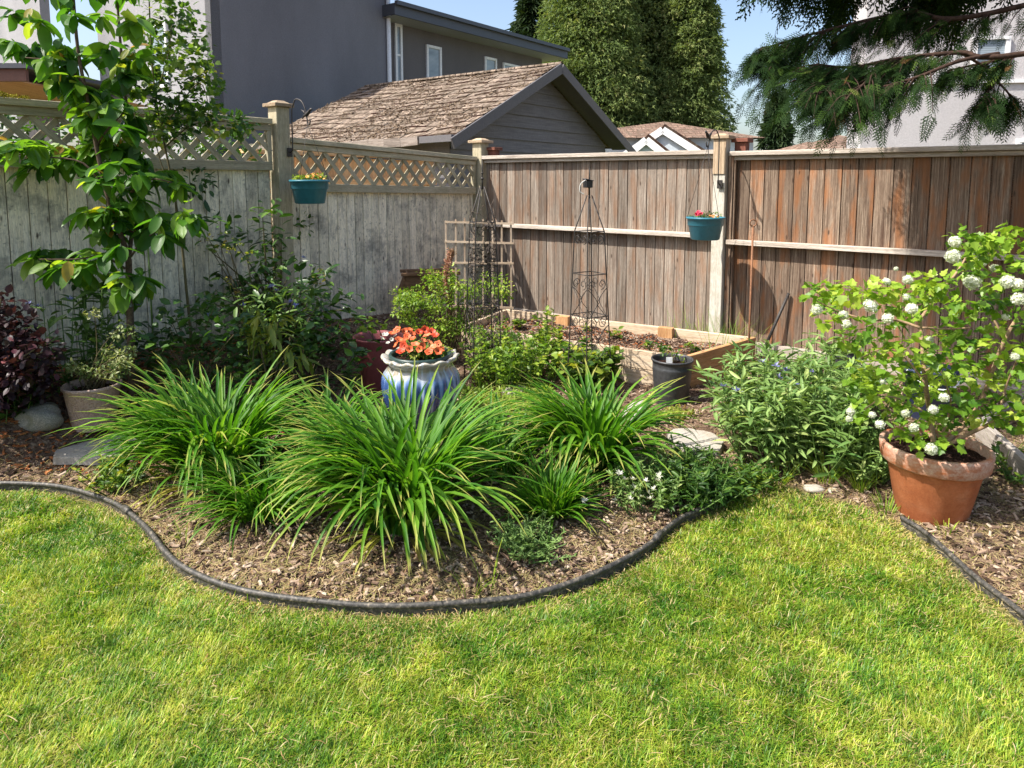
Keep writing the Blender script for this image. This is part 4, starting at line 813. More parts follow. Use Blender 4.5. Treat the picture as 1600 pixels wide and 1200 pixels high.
g = G(); g.beam(V3(wa - (0, .02), zat(0, 116, q) - .12), V3(wb - (0, .02), zat(0, 116, q) - .12 ), .04, .05).build('trim_band', TRM, wh)
# -- brown roofed lean-to far left
BF = plainmat('brown_fascia_paint', (.13, .055, .035), .6); x0, x1 = (-140 - 800) / F * 8.6, (57 - 800) / F * 8.6
lt_ = root('patio_cover', ((x0 + x1) / 2, 8.6, 0), 'low building with dark flat roof and brown fascia at the far left', 'building')
za_ = CAMZ + (280 - 112) / F * 8.6; zb_ = CAMZ + (280 - 131) / F * 8.6
G().box(((x0 + x1) / 2, 8.62, (za_ + zb_) / 2), (x1 - x0, .05, za_ - zb_), None, .5).build('fascia', BF, lt_, bevel=.003); G().box(((x0 + x1) / 2, 10.2, za_ + .03), (x1 - x0 + .1, 3.3, .06), None, .5).build('roof', DKT, lt_)
G().box(((x0 + x1) / 2 - .1, 10.2, zb_ + .02), (x1 - x0 - .1, 3.0, .02), None, .4).build('soffit', WN, lt_); G().box(((x0 + x1) / 2 - .6, 10.8, zb_ / 2), (x1 - x0 - 1, .1, zb_), None, .5).build('wall', SID, lt_)
# ---------------------------------------------------------------- leaf templates
def ovate(K=4, w=.42, fold=.10, droop=.12, peak=.4):
    t = np.linspace(0, 1, K + 1); ww = w * (t ** .55) * (1 - t) ** .6; ww = ww / max(ww.max(), 1e-6) * w / 2; V = []; 
    for a, b in zip(t, ww): z = -droop * a * a; V += [(a, -b, z + fold * b * 2), (a, 0, z), (a, b, z + fold * b * 2)]
    f = [];
    for i in range(K):
        for h in (0, 1): b0 = i * 3 + h; f.append((b0, b0 + 3, b0 + 4, b0 + 1))
    return np.array(V), [np.array(f)[:, ::-1]]
OV = ovate(5, .46, .16, .18); OVS = ovate(3, .5, .2, .1); LAN = ovate(5, .24, .25, .25)
def lobed():
    pts = [(0, 0), (.06, -.22), (.18, -.48), (.34, -.36), (.5, -.52), (.62, -.24), (.8, -.18), (1, 0), (.8, .18), (.62, .24), (.5, .52), (.34, .36), (.18, .48), (.06, .22)]
    V = [(.38, 0, -.03)] + [(x, y, .16 * abs(y) - .10 * x * x) for x, y in pts]; n = len(pts); return np.array(V), [np.array([(0, 1 + i, 1 + (i + 1) % n) for i in range(n)])]
LOB = lobed()
def whorl(g, tips, axes, n, L, e0=(.1, -1.1), tmpl=OV, rn=(0, 1), wsc=1., jit=.02):
    P = []; X = []; Z = []; S = []; R = []
    for tip, ax in zip(tips, axes):
        a0 = random.uniform(0, 6.28); base = random.uniform(*rn)
        for k in range(n):
            a = a0 + k * 2.4 + random.uniform(-.3, .3); e = random.uniform(e0[1], e0[0]); h = np.array((math.cos(a), math.sin(a), 0)) * math.cos(e) + np.array((0, 0, math.sin(e))) + np.asarray(ax) * .5
            P.append(np.asarray(tip) + np.array((random.gauss(0, jit), random.gauss(0, jit), random.gauss(0, jit)))); X.append(h); up = np.array((math.cos(a) * .5, math.sin(a) * .5, 1)) + rs.normal(0, .35, 3); Z.append(up); S.append(L * random.uniform(.6, 1.12)); R.append(min(1, max(0, base + random.gauss(0, .12))))
    g.inst(*tmpl, P, np.array(X), np.array(Z), np.array(S), np.array(R), np.array(S) * wsc)
def cluster_leaves(g, cs, rad, n, L, tmpl=OVS, rn=(0, 1), down=.2, sq=.8):
    cs = np.asarray(cs, float); m = len(cs) * n; ci = np.repeat(np.arange(len(cs)), n); d = rs.normal(0, 1, (m, 3)); d /= np.linalg.norm(d, axis=1)[:, None]
    q = d * (rs.rand(m) ** .45)[:, None] * np.asarray(rad)[..., None] if np.ndim(rad) == 0 else d * (rs.rand(m) ** .45)[:, None] * np.asarray(rad)[ci][:, None]
    q = q * (1, 1, sq); X = d + rs.normal(0, .5, (m, 3)); X[:, 2] -= down; Z = np.array((0, 0, 1.)) + d * .4 + rs.normal(0, .4, (m, 3)); base = rs.uniform(*rn, len(cs))
    g.inst(*tmpl, cs[ci] + q, X, Z, L * rs.uniform(.55, 1.15, m), np.clip(base[ci] + rs.normal(0, .16, m), 0, 1))
def stems(g, base, tips, r0=.008, r1=.002, bend=.15, spread=.02, n=6):
    for tp_ in tips:
        tp_ = np.asarray(tp_); b = np.asarray(base) + (random.gauss(0, spread), random.gauss(0, spread), 0); mid = b * .55 + tp_ * .45 + (random.gauss(0, bend * .3), random.gauss(0, bend * .3), bend)
        g.tube(smooth([b, mid, tp_], n), np.linspace(r0, r1, 2 * n + 1), 6, random.random())
TWIG = plainmat('green_brown_stem', (.12, .10, .05), .8, .2); BARK = plainmat('brown_bark', (.10, .07, .05), .9, .15, (.5, 1.5), 50, .6); GST = plainmat('green_stem', (.10, .17, .04), .6, .3)
# ---------------------------------------------------------------- daylilies
DL = leafmat('daylily_leaves', [(0, (.03, .12, .010)), (.4, (.085, .23, .016)), (.7, (.18, .35, .03)), (.9, (.36, .46, .06)), (1, (.46, .36, .10))], .40, .5, 1.5, .3)
def tips(mat, col, lo=.86, amt=.8):
    t = mat.node_tree; m = M.__new__(M); m.m = mat; m.t = t; m.N = t.nodes; m.L = t.links; b = t.nodes['Principled BSDF']; src = b.inputs['Base Color'].links[0].from_socket
    sp = m.n('ShaderNodeSeparateXYZ'); m.l(m.attr('gco', 'Vector'), sp.inputs[0]); f = m.math('MULTIPLY', m.ramp(m.math('ADD', sp.outputs[0], m.math('MULTIPLY', m.math('SUBTRACT', m.noise(m.co('pos'), 4, 2), .5), .35)), [(lo, 0), (lo + .1, 1)]), amt)
    m.l(m.mix(src, col, f), b.inputs['Base Color'])
tips(DL, (.45, .40, .10))
def daylily(p, n, L, w, label, rb=.10, hgt=1., azb=None, K=10, grp='daylily clumps in the curved bed', mat=DL, e=(1.0, 1.52), dr=(.8, 2.35), fold=.28, name='daylily_clump', cat='daylily'):
    p = np.array(p); t = root(name, p, label, cat, grp); g = G()
    a = rs.uniform(0, 6.283, n); r = rb * np.sqrt(rs.rand(n)); P = p + np.stack((r * np.cos(a), r * np.sin(a), np.full(n, -.005)), 1); az = a + rs.normal(0, .45, n)
    if azb is not None: k = rs.rand(n) < .35; az[k] = azb + rs.normal(0, .7, k.sum())
    tl = rs.rand(n); Ls = L * (.55 + .5 * rs.rand(n)); e0 = e[0] + (e[1] - e[0]) * rs.rand(n)
    blades(g, P, az, e0, e0 - rs.uniform(*dr, n), Ls, w * rs.uniform(.65, 1.15, n), np.clip(rs.normal(.42, .2, n), 0, 1) * .93, K=K, fold=fold, pw=1.5, side=rs.normal(0, .25, n))
    k = rs.rand(n) < .05; m_ = max(6, n // 16); a = rs.uniform(0, 6.283, m_)
    blades(g, p + np.stack((rb * np.cos(a), rb * np.sin(a), a * 0), 1), a, rs.uniform(.2, .7, m_), rs.uniform(-1.2, -.6, m_), L * .5 * rs.uniform(.6, 1, m_), w * .7, rs.uniform(.93, 1, m_), K=6, fold=fold)
    g.build('leaves', mat, t, True); return t
gq = lambda px, py: (lambda q: np.array((q[0], q[1], float(gz(q[0], q[1])))))(gp(px, py))
daylily(gq(628, 822), 620, .79, .0255, 'largest daylily clump, in front of the blue urn at the centre', .15, azb=3.2)
daylily(gq(338, 752), 540, .75, .0235, 'tall daylily clump at the left of the bed, in front of the tan pot', .15, azb=3.0)
daylily(gq(925, 742), 380, .69, .0255, 'daylily clump at the right of the bed, in front of the iron obelisk', .11, azb=3.0)
daylily(gq(775, 742) , 150, .5, .022, 'loose daylily tuft between the central and right clumps', .12, azb=1.5)
daylily(gq(408, 812), 330, .44, .014, 'small fine leaved clump tucked between the left and central daylilies', .11, e=(.7, 1.45), dr=(.7, 1.9), azb=3.3)
daylily(gq(862, 812), 260, .34, .0145, 'small stiff spiky clump with fine leaves, left of the white flowers', .07, e=(.5, 1.5), dr=(.3, 1.3))
daylily(gq(515, 705), 160, .5, .022, 'low daylily tuft behind, between the left and central clumps', .13)
# ---------------------------------------------------------------- cherry-like tree, left
CH = leafmat('broad_tree_leaves', [(0, (.035, .115, .012)), (.45, (.085, .22, .022)), (.75, (.20, .35, .03)), (.93, (.38, .48, .05)), (1, (.42, .24, .06))], .5, .38, 1.6, .5, vein=.35)
tb_ = np.array(at(203, 600, 4.12)); tb_[2] = float(gz(tb_[0], tb_[1])); tr = root('broadleaf_tree', tb_, 'young tree with large drooping leaves in front of the left lattice fence', 'tree')
A = lambda px, py, d=3.72: np.array(at(px, py, d + .40))
g = G(); tk = [tb_ - (0, 0, .05), A(204, 520), A(202, 460), A(201, 405, 3.74)]
g.tube(smooth(tk, 6), np.linspace(.024, .018, 19), 10, .5)
g.tube(smooth([A(201, 408, 3.74), A(190, 370, 3.72), A(172, 320, 3.7), A(155, 250, 3.68), A(140, 170, 3.66), A(122, 80, 3.66), A(112, -40, 3.66)], 5), np.linspace(.017, .008, 31), 10, .4)
g.tube(smooth([A(201, 408, 3.74), A(207, 350, 3.8), A(210, 260, 3.84), A(196, 150, 3.86), A(186, 40, 3.84), A(180, -50, 3.8)], 5), np.linspace(.013, .006, 26), 8, .6)
for P in ([(168, 300), (130, 255), (70, 245), (5, 240)], [(196, 420), (160, 400), (120, 405), (60, 405)], [(205, 400), (225, 375), (262, 350)], [(150, 230), (170, 200), (200, 170)], [(136, 140), (100, 100), (40, 90)], [(205, 300), (235, 280), (268, 285)], [(203, 450), (215, 445), (225, 450)], [(202, 450), (185, 440), (165, 425)]):
    g.tube(smooth([A(x, y, 3.7 - .04 * i) for i, (x, y) in enumerate(P)], 4), np.linspace(.008, .003, 4 * (len(P) - 1) + 1), 6, random.random())
g.build('trunk', BARK, tr, True); g = G(); cl = []
for x, y in [(20, 75), (45, 88), (60, 78), (75, 95), (95, 75), (110, 100), (135, 80), (150, 100), (170, 80), (190, 100), (105, 130), (85, 120), (125, 140), (150, 150), (175, 130), (200, 125), (215, 100), (140, 190), (165, 175), (190, 165), (118, 165), (170, 215), (150, 225), (190, 205), (210, 190), (130, 205), (165, 150),
             (-10, 228), (12, 232), (35, 240), (55, 232), (75, 242), (95, 236), (40, 268), (68, 262), (98, 258), (115, 245), (128, 262), (145, 240), (160, 225), (180, 240), (205, 235), (185, 262), (210, 258), (158, 265), (172, 285), (150, 290), (195, 285), (218, 280), (238, 292), (255, 280), (270, 290), (280, 300), (225, 255), (200, 305), (185, 320), (215, 318),
             (135, 335), (152, 345), (170, 335), (185, 350), (205, 335), (222, 345), (245, 345), (265, 350), (285, 352), (300, 345), (160, 365), (178, 372), (212, 362), (235, 368), (255, 372),
             (50, 410), (68, 398), (85, 405), (105, 398), (128, 405), (150, 415), (120, 425), (140, 432), (95, 425), (165, 405), (190, 398), (200, 440), (215, 445), (190, 455), (210, 462), (222, 440), (178, 445),
             (60, 40), (110, 30), (160, 30), (210, 40), (20, 30), (90, -10), (150, -20), (200, -10), (40, -20)]:
    cl.append(A(x, y - 8, 3.72 + random.uniform(-.22, .2)))
cl = np.array(cl); ax = rs.normal(0, .4, (len(cl), 3)); whorl(g, cl, ax, 9, .155, (.05, -1.3), OV, (.1, .62), 1.0, .012)
kk = rs.choice(len(cl), 34); whorl(g, cl[kk] + (-.03, -.03, .03), ax[kk], 3, .12, (.3, -1.2), OV, (.8, .97), 1., .02)
g.build('crown', CH, tr, True)
# ---------------------------------------------------------------- thin small-leaved tree behind it
SL = leafmat('small_green_leaves', [(0, (.03, .085, .015)), (.5, (.08, .17, .025)), (.85, (.24, .34, .04)), (1, (.42, .42, .06))], .42, .45, 1.4, .4)
b_ = np.array(at(298, 560, 4.55)); b_[2] = float(gz(b_[0], b_[1])); t = root('slender_tree', b_, 'slender stemmed tree with small lobed leaves reaching over the left lattice', 'tree'); B = lambda x, y, d=4.5: np.array(at(x, y, d))
g = G(); g.tube(smooth([b_, B(298, 520), B(291, 450), B(284, 380), B(272, 300), B(258, 230), B(243, 150), B(236, 70), B(232, -30)], 5), np.linspace(.011, .004, 41), 8, .5)
for P in ([(284, 380), (262, 350)], [(272, 300), (250, 250), (230, 160)], [(250, 200), (285, 140), (322, 110)], [(258, 230), (300, 195), (345, 190), (380, 192)], [(243, 150), (262, 90), (268, 40)], [(262, 190), (310, 130), (326, 165)]):
    g.tube(smooth([B(x, y, 4.5) for x, y in P], 4), np.linspace(.005, .002, 4 * (len(P) - 1) + 1), 6, .5)
g.build('trunk', TWIG, t, True); g = G(); cs = [B(x, y, 4.5 + random.uniform(-.2, .15)) for x, y in [(225, 75), (245, 90), (262, 75), (280, 90), (300, 85), (315, 95), (255, 110), (235, 125), (275, 125), (300, 120), (318, 118), (215, 130), (240, 150), (262, 150), (285, 150), (225, 175), (250, 180), (272, 178), (295, 172), (310, 182), (332, 180), (345, 192), (365, 192), (378, 195), (240, 205), (262, 208), (283, 200), (230, 50), (262, 40), (285, 55), (310, 60), (240, 20), (270, 10), (295, 25), (250, -15), (325, 160), (330, 140)]]
cluster_leaves(g, cs, .11, 40, .048, LOB, (.1, .85), .3); g.build('crown', SL, t)
st_ = np.array(at(241, 560, 4.45)); st_[2] = float(gz(st_[0], st_[1])); o = G().tube([st_, st_ * (1, 1, 0) + (0, 0, CAMZ - (372 - 280) / F * 4.45)], .006, 8, .5).build('garden_stake', GST, None, True); tag(o, 'thin green upright garden stake between the two left trees', 'stake')
# ---------------------------------------------------------------- shrubs
def shrub(name, label, cat, pts, Yd, base, n, L, rad, mat, tmpl=OVS, rn=(.1, .8), jit=.25, group=None, st=True, smat=TWIG, par=None, stn=.5, down=.2, sp=.05, wh=None, r0=.007):
    cs = [np.array(at(x, y, Yd + random.uniform(-jit, jit))) for x, y in pts]
    if par is None: base = np.array(at(*base, Yd)); base[2] = float(gz(base[0], base[1]))
    t = root(name, base, label, cat, group)
    if st: g = G(); stems(g, base, [c for c in cs if random.random() < stn], r0, .002, .08, sp); g.build('stems', smat, t, True)
    g = G()
    if wh: whorl(g, cs, rs.normal(0, .4, (len(cs), 3)), n, L, wh, tmpl, rn, 1., rad)
    else: cluster_leaves(g, cs, rad, n, L, tmpl, rn, down)
    g.build('foliage', mat, t, tmpl is not LOB); return t
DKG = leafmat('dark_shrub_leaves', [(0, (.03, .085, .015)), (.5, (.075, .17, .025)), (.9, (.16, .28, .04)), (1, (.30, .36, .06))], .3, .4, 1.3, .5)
def rnd_pts(poly, n):
    P = np.array(poly, float); out = []
    while len(out) < n:
        x = random.uniform(P[:, 0].min(), P[:, 0].max()); y = random.uniform(P[:, 1].min(), P[:, 1].max())
        if inpoly(np.array([x]), np.array([y]), P)[0]: out.append((x, y))
    return out
shrub('evergreen_shrub', 'large dark green leafy shrub against the left fence under the fence post', 'shrub', rnd_pts([(290, 345), (345, 325), (385, 335), (420, 305), (440, 345), (450, 400), (500, 410), (540, 460), (575, 505), (540, 560), (380, 560), (330, 480), (310, 400)], 92), 5.25, (430, 590), 10, .105, .045, DKG, ovate(4, .36, .15, .15), (.05, .8), .3, wh=(.7, -.5), r0=.012)
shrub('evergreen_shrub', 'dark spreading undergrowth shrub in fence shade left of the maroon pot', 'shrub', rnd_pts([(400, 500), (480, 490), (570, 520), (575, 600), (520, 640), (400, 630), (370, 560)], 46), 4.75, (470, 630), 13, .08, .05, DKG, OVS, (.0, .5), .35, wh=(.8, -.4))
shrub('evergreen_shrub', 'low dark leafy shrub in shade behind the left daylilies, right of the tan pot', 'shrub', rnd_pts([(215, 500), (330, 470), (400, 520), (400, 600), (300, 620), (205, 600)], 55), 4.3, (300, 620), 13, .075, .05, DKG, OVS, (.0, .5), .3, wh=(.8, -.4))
YL = leafmat('yellow_green_leaves', [(0, (.10, .17, .025)), (.5, (.26, .33, .05)), (.9, (.42, .40, .08)), (1, (.35, .22, .08))], .4, .45, 1.2, .4)
shrub('azalea_shrub', 'small plant with drooping yellow green leaves in front of the dark shrub', 'shrub', [(390, 505), (405, 495), (420, 510), (432, 520), (412, 530), (398, 525), (435, 500), (405, 540), (455, 545), (462, 560), (430, 548), (392, 480)], 4.25, (420, 620), 9, .13, .02, YL, LAN, (.2, .8), .12, wh=(.3, -1.2))
shrub('azalea_shrub', 'sprig of small yellow flowers and leaves high on the dark shrub', 'shrub', [(325, 372), (345, 385), (360, 395), (372, 380), (350, 365), (385, 400), (355, 440), (370, 458), (500, 425), (495, 440), (330, 390)], 4.9, (400, 560), 9, .035, .02, YL, OVS, (.5, .95), .1, wh=(.8, -.4), stn=.7)
# cornflowers
BLU = leafmat('blue_petals', [(0, (.12, .12, .38)), (1, (.34, .35, .62))], .25, .6, 1.1, .2); PT = ovate(2, .3, .1, -.1)
CF = leafmat('grey_green_leaves', [(0, (.08, .17, .04)), (.5, (.20, .32, .09)), (.9, (.34, .46, .16)), (1, (.42, .50, .18))], .32, .5, 1.2, .35)
def blossoms(par, pts, r, mat, n=14, name='flower', rr=(0, 1), tmpl=PT, el=(.0, .9)):
    g = G(); P = np.zeros((n, 3)); a = np.arange(n) * 2.4; e = rs.uniform(*el, n)
    g.inst(*tmpl, P, np.stack((np.cos(a) * np.cos(e), np.sin(a) * np.cos(e), np.sin(e)), 1), np.stack((-np.cos(a) * .3, -np.sin(a) * .3, np.ones(n)), 1), r * rs.uniform(.8, 1.1, n), rs.uniform(*rr, n))
    q = par; L = np.array(q.location); f0 = None
    for p in pts:
        if f0 is None: f = g.build(name, mat, None, False, loc=(0, 0, 0)); f0 = f
        else: f = f0.copy(); C.objects.link(f)
        f.parent = par; f.location = tuple(np.asarray(p) - L); f.rotation_euler = (random.uniform(-.5, .7), random.uniform(-.5, .5), random.uniform(0, 6)); s = random.uniform(.85, 1.15); f.scale = (s, s, s)
def upright(name, label, cat, box, h, ns, L, mat, tmpl=LAN, grp=None, fl=None, flm=None, flr=.02, dens=11, rn=(.1, .9), base_poly=None, wob=.06, flname='flower'):
    """stemmy clump: stems rise from ground polygon (px), leaves along each stem"""
    pts = rnd_pts(base_poly, ns); P3 = [gq(x, y) for x, y in pts]; c = np.mean(P3, 0); t = root(name, c, label, cat, grp); g = G(); gl = G(); LP = []; LX = []; tips = []
    for p in P3:
        hh = h * random.uniform(.65, 1.08); out = (p - c) * .25; tip = p + out + np.array((random.gauss(0, wob), random.gauss(0, wob), hh)); C_ = smooth([p, (p + tip) / 2 + out * .1, tip], 6); tips.append(tip)
        g.tube(C_, np.linspace(.004, .002, len(C_)), 5, .5)
        for k in range(dens):
            f = random.uniform(.18, 1) ** .8; q = C_[min(int(f * (len(C_) - 1)), len(C_) - 1)]; a = k * 2.4 + random.random(); e = random.uniform(-.3, .8) + (f - .6) * .6
            LP.append(q); LX.append((math.cos(a) * math.cos(e), math.sin(a) * math.cos(e), math.sin(e)))
    m_ = len(LP); base = np.repeat(rs.uniform(rn[0], rn[1], len(P3)), dens); gl.inst(*tmpl, np.array(LP), np.array(LX), np.array((0, 0, 1.)) + rs.normal(0, .35, (m_, 3)), L * rs.uniform(.6, 1.15, m_), np.clip(base + rs.normal(0, .15, m_), 0, 1))
    g.build('stems', GST, t, True); gl.build('foliage', mat, t, True)
    if fl: blossoms(t, fl if not isinstance(fl, int) else random.sample(tips, fl), flr, flm, name=flname)
    return t
upright('cornflower_clump', 'large leafy cornflower clump with pale grey green leaves left of the terracotta pot', 'flowering plant', None, .50, 230, .10, CF, tmpl=ovate(5, .19, .25, .25), fl=[np.array(at(x, y, d - .25)) for x, y, d in [(1130, 604, 3.85), (1152, 612, 3.8), (1190, 566, 4.1), (1212, 572, 4.1), (1228, 580, 4.05), (1216, 590, 4.0), (1268, 580, 4.2), (1240, 600, 3.9)]], flm=BLU, flr=.034, dens=18, base_poly=[(1150, 735), (1145, 690), (1190, 658), (1320, 655), (1345, 735), (1300, 758), (1200, 745)])
upright('cornflower_clump', 'shaded cornflower plant with blue blooms at the far left fence', 'flowering plant', None, .62, 18, .12, CF, fl=[np.array(at(x, y, 3.95)) for x, y in [(183, 478), (190, 473), (205, 480), (218, 478), (108, 468), (60, 480), (45, 476)]], flm=BLU, flr=.03, dens=12, base_poly=[(60, 620), (130, 600), (200, 600), (200, 620), (120, 630)], rn=(0, .5))
shrub('cornflower_clump', 'cornflower stems with several dark blue blooms among the dark shrub', 'flowering plant', rnd_pts([(400, 450), (460, 440), (500, 470), (480, 520), (400, 500), (320, 500), (310, 470)], 26), 4.85, (430, 600), 9, .12, .03, CF, LAN, (.1, .6), .2, wh=(.8, -.6)); 
blossoms(bpy.context.scene.objects.get('cornflower_clump.002') or C.objects['cornflower_clump.002'], [np.array(at(x, y, 4.6)) for x, y in [(425, 448), (432, 455), (455, 472), (462, 478), (474, 403), (325, 492), (380, 478), (335, 488)]], .032, BLU, name='flower')
# smoke bush, far left
PUR = leafmat('purple_leaves', [(0, (.02, .007, .012)), (.7, (.05, .016, .026)), (.93, (.12, .03, .045)), (1, (.5, .18, .2))], .3, .45, 1.2, .4)
shrub('smoke_bush', 'dark purple leaved bush cut by the left edge of the view', 'shrub', rnd_pts([(-70, 480), (10, 465), (30, 490), (50, 505), (65, 525), (80, 560), (70, 600), (50, 620), (20, 640), (-70, 650)], 95), 3.75, (-10, 660), 26, .052, .085, PUR, ovate(3, .65, .1, .05), (.05, .85), .3)
upright('ground_plant', 'low dark green weedy plant under the purple bush at left', 'plant', None, .16, 30, .06, DKG, OVS, dens=9, base_poly=[(-40, 640), (40, 625), (70, 650), (30, 672), (-40, 668)], rn=(0, .6))
# yellow-green shrub with salmon plume
YG = leafmat('bright_shrub_leaves', [(0, (.10, .20, .02)), (.5, (.24, .38, .04)), (.9, (.40, .50, .08)), (1, (.5, .52, .12))], .42, .45, 1.3, .35)
shrub('potentilla_shrub', 'bright yellow green small leaved shrub in front of the brown trough planter', 'shrub', rnd_pts([(612, 462), (640, 452), (668, 455), (660, 425), (690, 420), (720, 425), (740, 430), (780, 430), (795, 448), (780, 475), (740, 500), (735, 520), (700, 530), (650, 520), (620, 500)], 85), 5.65, (690, 580), 42, .033, .075, YG, OVS, (.15, .85), .22)
shrub('potentilla_shrub', 'small sparse twiggy shrub at the foot of the left obelisk', 'shrub', rnd_pts([(735, 505), (790, 505), (800, 530), (750, 550), (730, 530)], 14), 5.4, (755, 590), 22, .03, .06, YG, OVS, (.1, .6), .15)
SAL = leafmat('salmon_plume', [(0, (.42, .20, .15)), (1, (.55, .34, .26))], .3, .8, 1.1, .1)
pp = [np.array(at(x, y, 5.5)) for x, y in [(699, 460), (697, 435), (699, 415), (703, 402), (705, 393)]]; t = root('dried_plume', pp[0] - (0, 0, .4), 'salmon pink dried seed plume standing above the yellow green shrub', 'seed head')
G().tube([pp[0] - (0, 0, .4), pp[0], pp[1], pp[4]], .004, 6, .5).build('stem', TWIG, t, True); g = G(); ln = smooth(pp, 8)
n = 900; k = rs.randint(0, len(ln), n); g.inst(*OVS, ln[k] + rs.normal(0, .012, (n, 3)), rs.normal(0, 1, (n, 3)), rs.normal(0, 1, (n, 3)), .02, rs.rand(n)); g.build('plume', SAL, t)
# mint and broad plants before the raised bed
upright('mint_patch', 'bright green mint like patch left of the right obelisk before the raised bed', 'plant', None, .34, 120, .05, YG, OVS, dens=20, base_poly=[(745, 600), (790, 580), (860, 585), (865, 608), (800, 622), (750, 618)])
upright('mint_patch', 'taller leafy sprig leaning over the raised bed left of the right obelisk', 'plant', None, .52, 10, .06, YG, OVS, dens=20, base_poly=[(845, 585), (870, 585), (870, 600), (845, 600)], wob=.03, rn=(.5, 1))
upright('broadleaf_plant', 'round leaved green plant growing through the right obelisk', 'plant', None, .30, 46, .07, SL, ovate(4, .8, .2, .1), dens=14, base_poly=[(890, 600), (955, 602), (960, 622), (890, 622)], rn=(.3, .9))
for a, (lb, pl_) in enumerate((('creeping green ground cover behind the central daylilies', [(700, 632), (760, 605), (860, 612), (880, 640), (800, 660), (720, 655)]), ('trailing yellow green weed on the mulch in front of the black pot', [(1000, 655), (1060, 648), (1090, 655), (1060, 668), (1010, 672)]))):
    o = G(); pts = rnd_pts(pl_, 260 if a == 0 else 90); P = np.array([gq(*p) for p in pts]); cluster_leaves(o, P + (0, 0, .02), .045 if a == 0 else .03, 14 if a == 0 else 9, .03, OVS, (.3, .9)); o = o.build('ground_cover', YG if a == 0 else YL, None); tag(o, lb, 'ground cover', kind='stuff')
# white alyssum, mounds
WHP = leafmat('white_petals', [(0, (.62, .60, .55)), (1, (.85, .83, .80))], .3, .6, 1.0, .3)
t = upright('alyssum', 'low mound of small white flowers near the right end of the edging', 'flowering plant', None, .17, 90, .035, CF, LAN, dens=16, base_poly=[(960, 790), (975, 762), (1040, 757), (1060, 790), (1030, 812), (975, 812)], fl=[np.array(at(x, y, 2.98 + random.uniform(-.1, .15))) for x, y in [(975, 764), (988, 772), (1003, 777), (1016, 780), (985, 780), (1031, 744), (1040, 757), (1034, 768), (978, 750), (990, 750), (1010, 752), (1022, 765), (962, 782), (998, 790), (968, 740), (1000, 768), (990, 762), (1014, 772), (1028, 752), (937, 775), (912, 783)]], flm=WHP, flr=.021, wob=.03)
upright('ground_plant', 'dense dark green leafy mound at the right end of the edging', 'plant', None, .17, 130, .05, SL, LAN, dens=16, base_poly=[(1040, 800), (1045, 765), (1080, 748), (1130, 765), (1130, 790), (1085, 806)], rn=(0, .6))
upright('ground_plant', 'low green weed right of the edging end, near the cornflowers', 'plant', None, .11, 70, .05, SL, LAN, dens=12, base_poly=[(1120, 775), (1150, 755), (1190, 752), (1180, 768), (1140, 782)], rn=(.1, .8))
upright('ground_plant', 'small mossy green mound on the mulch below the stiff spiky clump', 'plant', None, .10, 80, .025, CF, LAN, dens=16, base_poly=[(778, 865), (800, 850), (850, 858), (860, 880), (810, 890)], rn=(.2, .7))
upright('ground_plant', 'feathery pale weed above the left bend of the edging', 'plant', None, .14, 40, .035, SL, OVS, dens=14, base_poly=[(140, 765), (165, 745), (215, 750), (215, 775), (170, 778)], rn=(.4, .95))
upright('ground_plant', 'leafy weeds between the cornflowers and the terracotta pot', 'plant', None, .22, 60, .07, CF, LAN, dens=10, base_poly=[(1310, 745), (1345, 720), (1375, 740), (1385, 775), (1340, 765)], rn=(.3, .9))
upright('ground_plant', 'thin green weed beside the right side of the terracotta pot', 'plant', None, .12, 14, .04, SL, OVS, dens=9, base_poly=[(1555, 740), (1590, 735), (1600, 770), (1565, 765)], rn=(.2, .8))
GG2 = GR
def tuft(px, py, n, L, label, w=.004, e=(1.0, 1.5)):
    p = gq(px, py); o = G(); a = rs.uniform(0, 6.28, n); blades(o, p + np.stack((.03 * np.cos(a), .03 * np.sin(a), a * 0), 1), a, rs.uniform(*e, n), rs.uniform(.2, 1., n), L * rs.uniform(.5, 1.1, n), w, rs.uniform(.1, .6, n), K=5); o = o.build('grass_tuft', GR, None); tag(o, label, 'grass tuft', 'wild grass tufts in the beds')
for px, py, n, L, lb in [(735, 930, 10, .17, 'wild grass sprout on mulch just below the central daylilies'), (762, 925, 4, .2, 'thin single grass blades right of the sprout under the daylilies'), (290, 845, 14, .10, 'green grass tuft on the mulch near the left bend of the edging'), (1215, 755, 45, .16, 'grass tuft at the foot of the cornflower clump, left part'), (1290, 758, 60, .18, 'grass tuft at the foot of the cornflower clump, right part'), (1345, 770, 50, .15, 'pale grass tuft just left of the terracotta pot'), (1165, 760, 30, .12, 'grass tuft where the edging ends near the flagstone'), (1385, 800, 30, .12, 'grass tuft touching the foot of the terracotta pot'), (1400, 700, 24, .28, 'taller grass blades behind the left rim of the terracotta pot'), (1568, 735, 16, .22, 'grass blades by the grey timber board'), (1480, 835, 16, .08, 'short grass under the terracotta pot, front right'), (235, 790, 12, .11, 'grass sprout against the left edging bend')]: tuft(px, py, n, L, lb)
p = np.array((*(BR + (BL - BR) * .18 + np.array((.2, .28))), 0)); o = G(); n = 120; a = rs.uniform(0, 6.28, n); blades(o, p + np.stack((.25 * rs.normal(0, 1, n) * .8, -.18 * rs.normal(0, 1, n) * .8, a * 0), 1), a, rs.uniform(1.1, 1.5, n), rs.uniform(.3, 1.1, n), rs.uniform(.3, .52, n), .004, rs.uniform(.1, .5, n), K=6); tag(o.build('grass_tuft', GR, None), 'wispy green grass between the raised bed and the pale fence post', 'grass tuft', 'wild grass tufts in the beds')
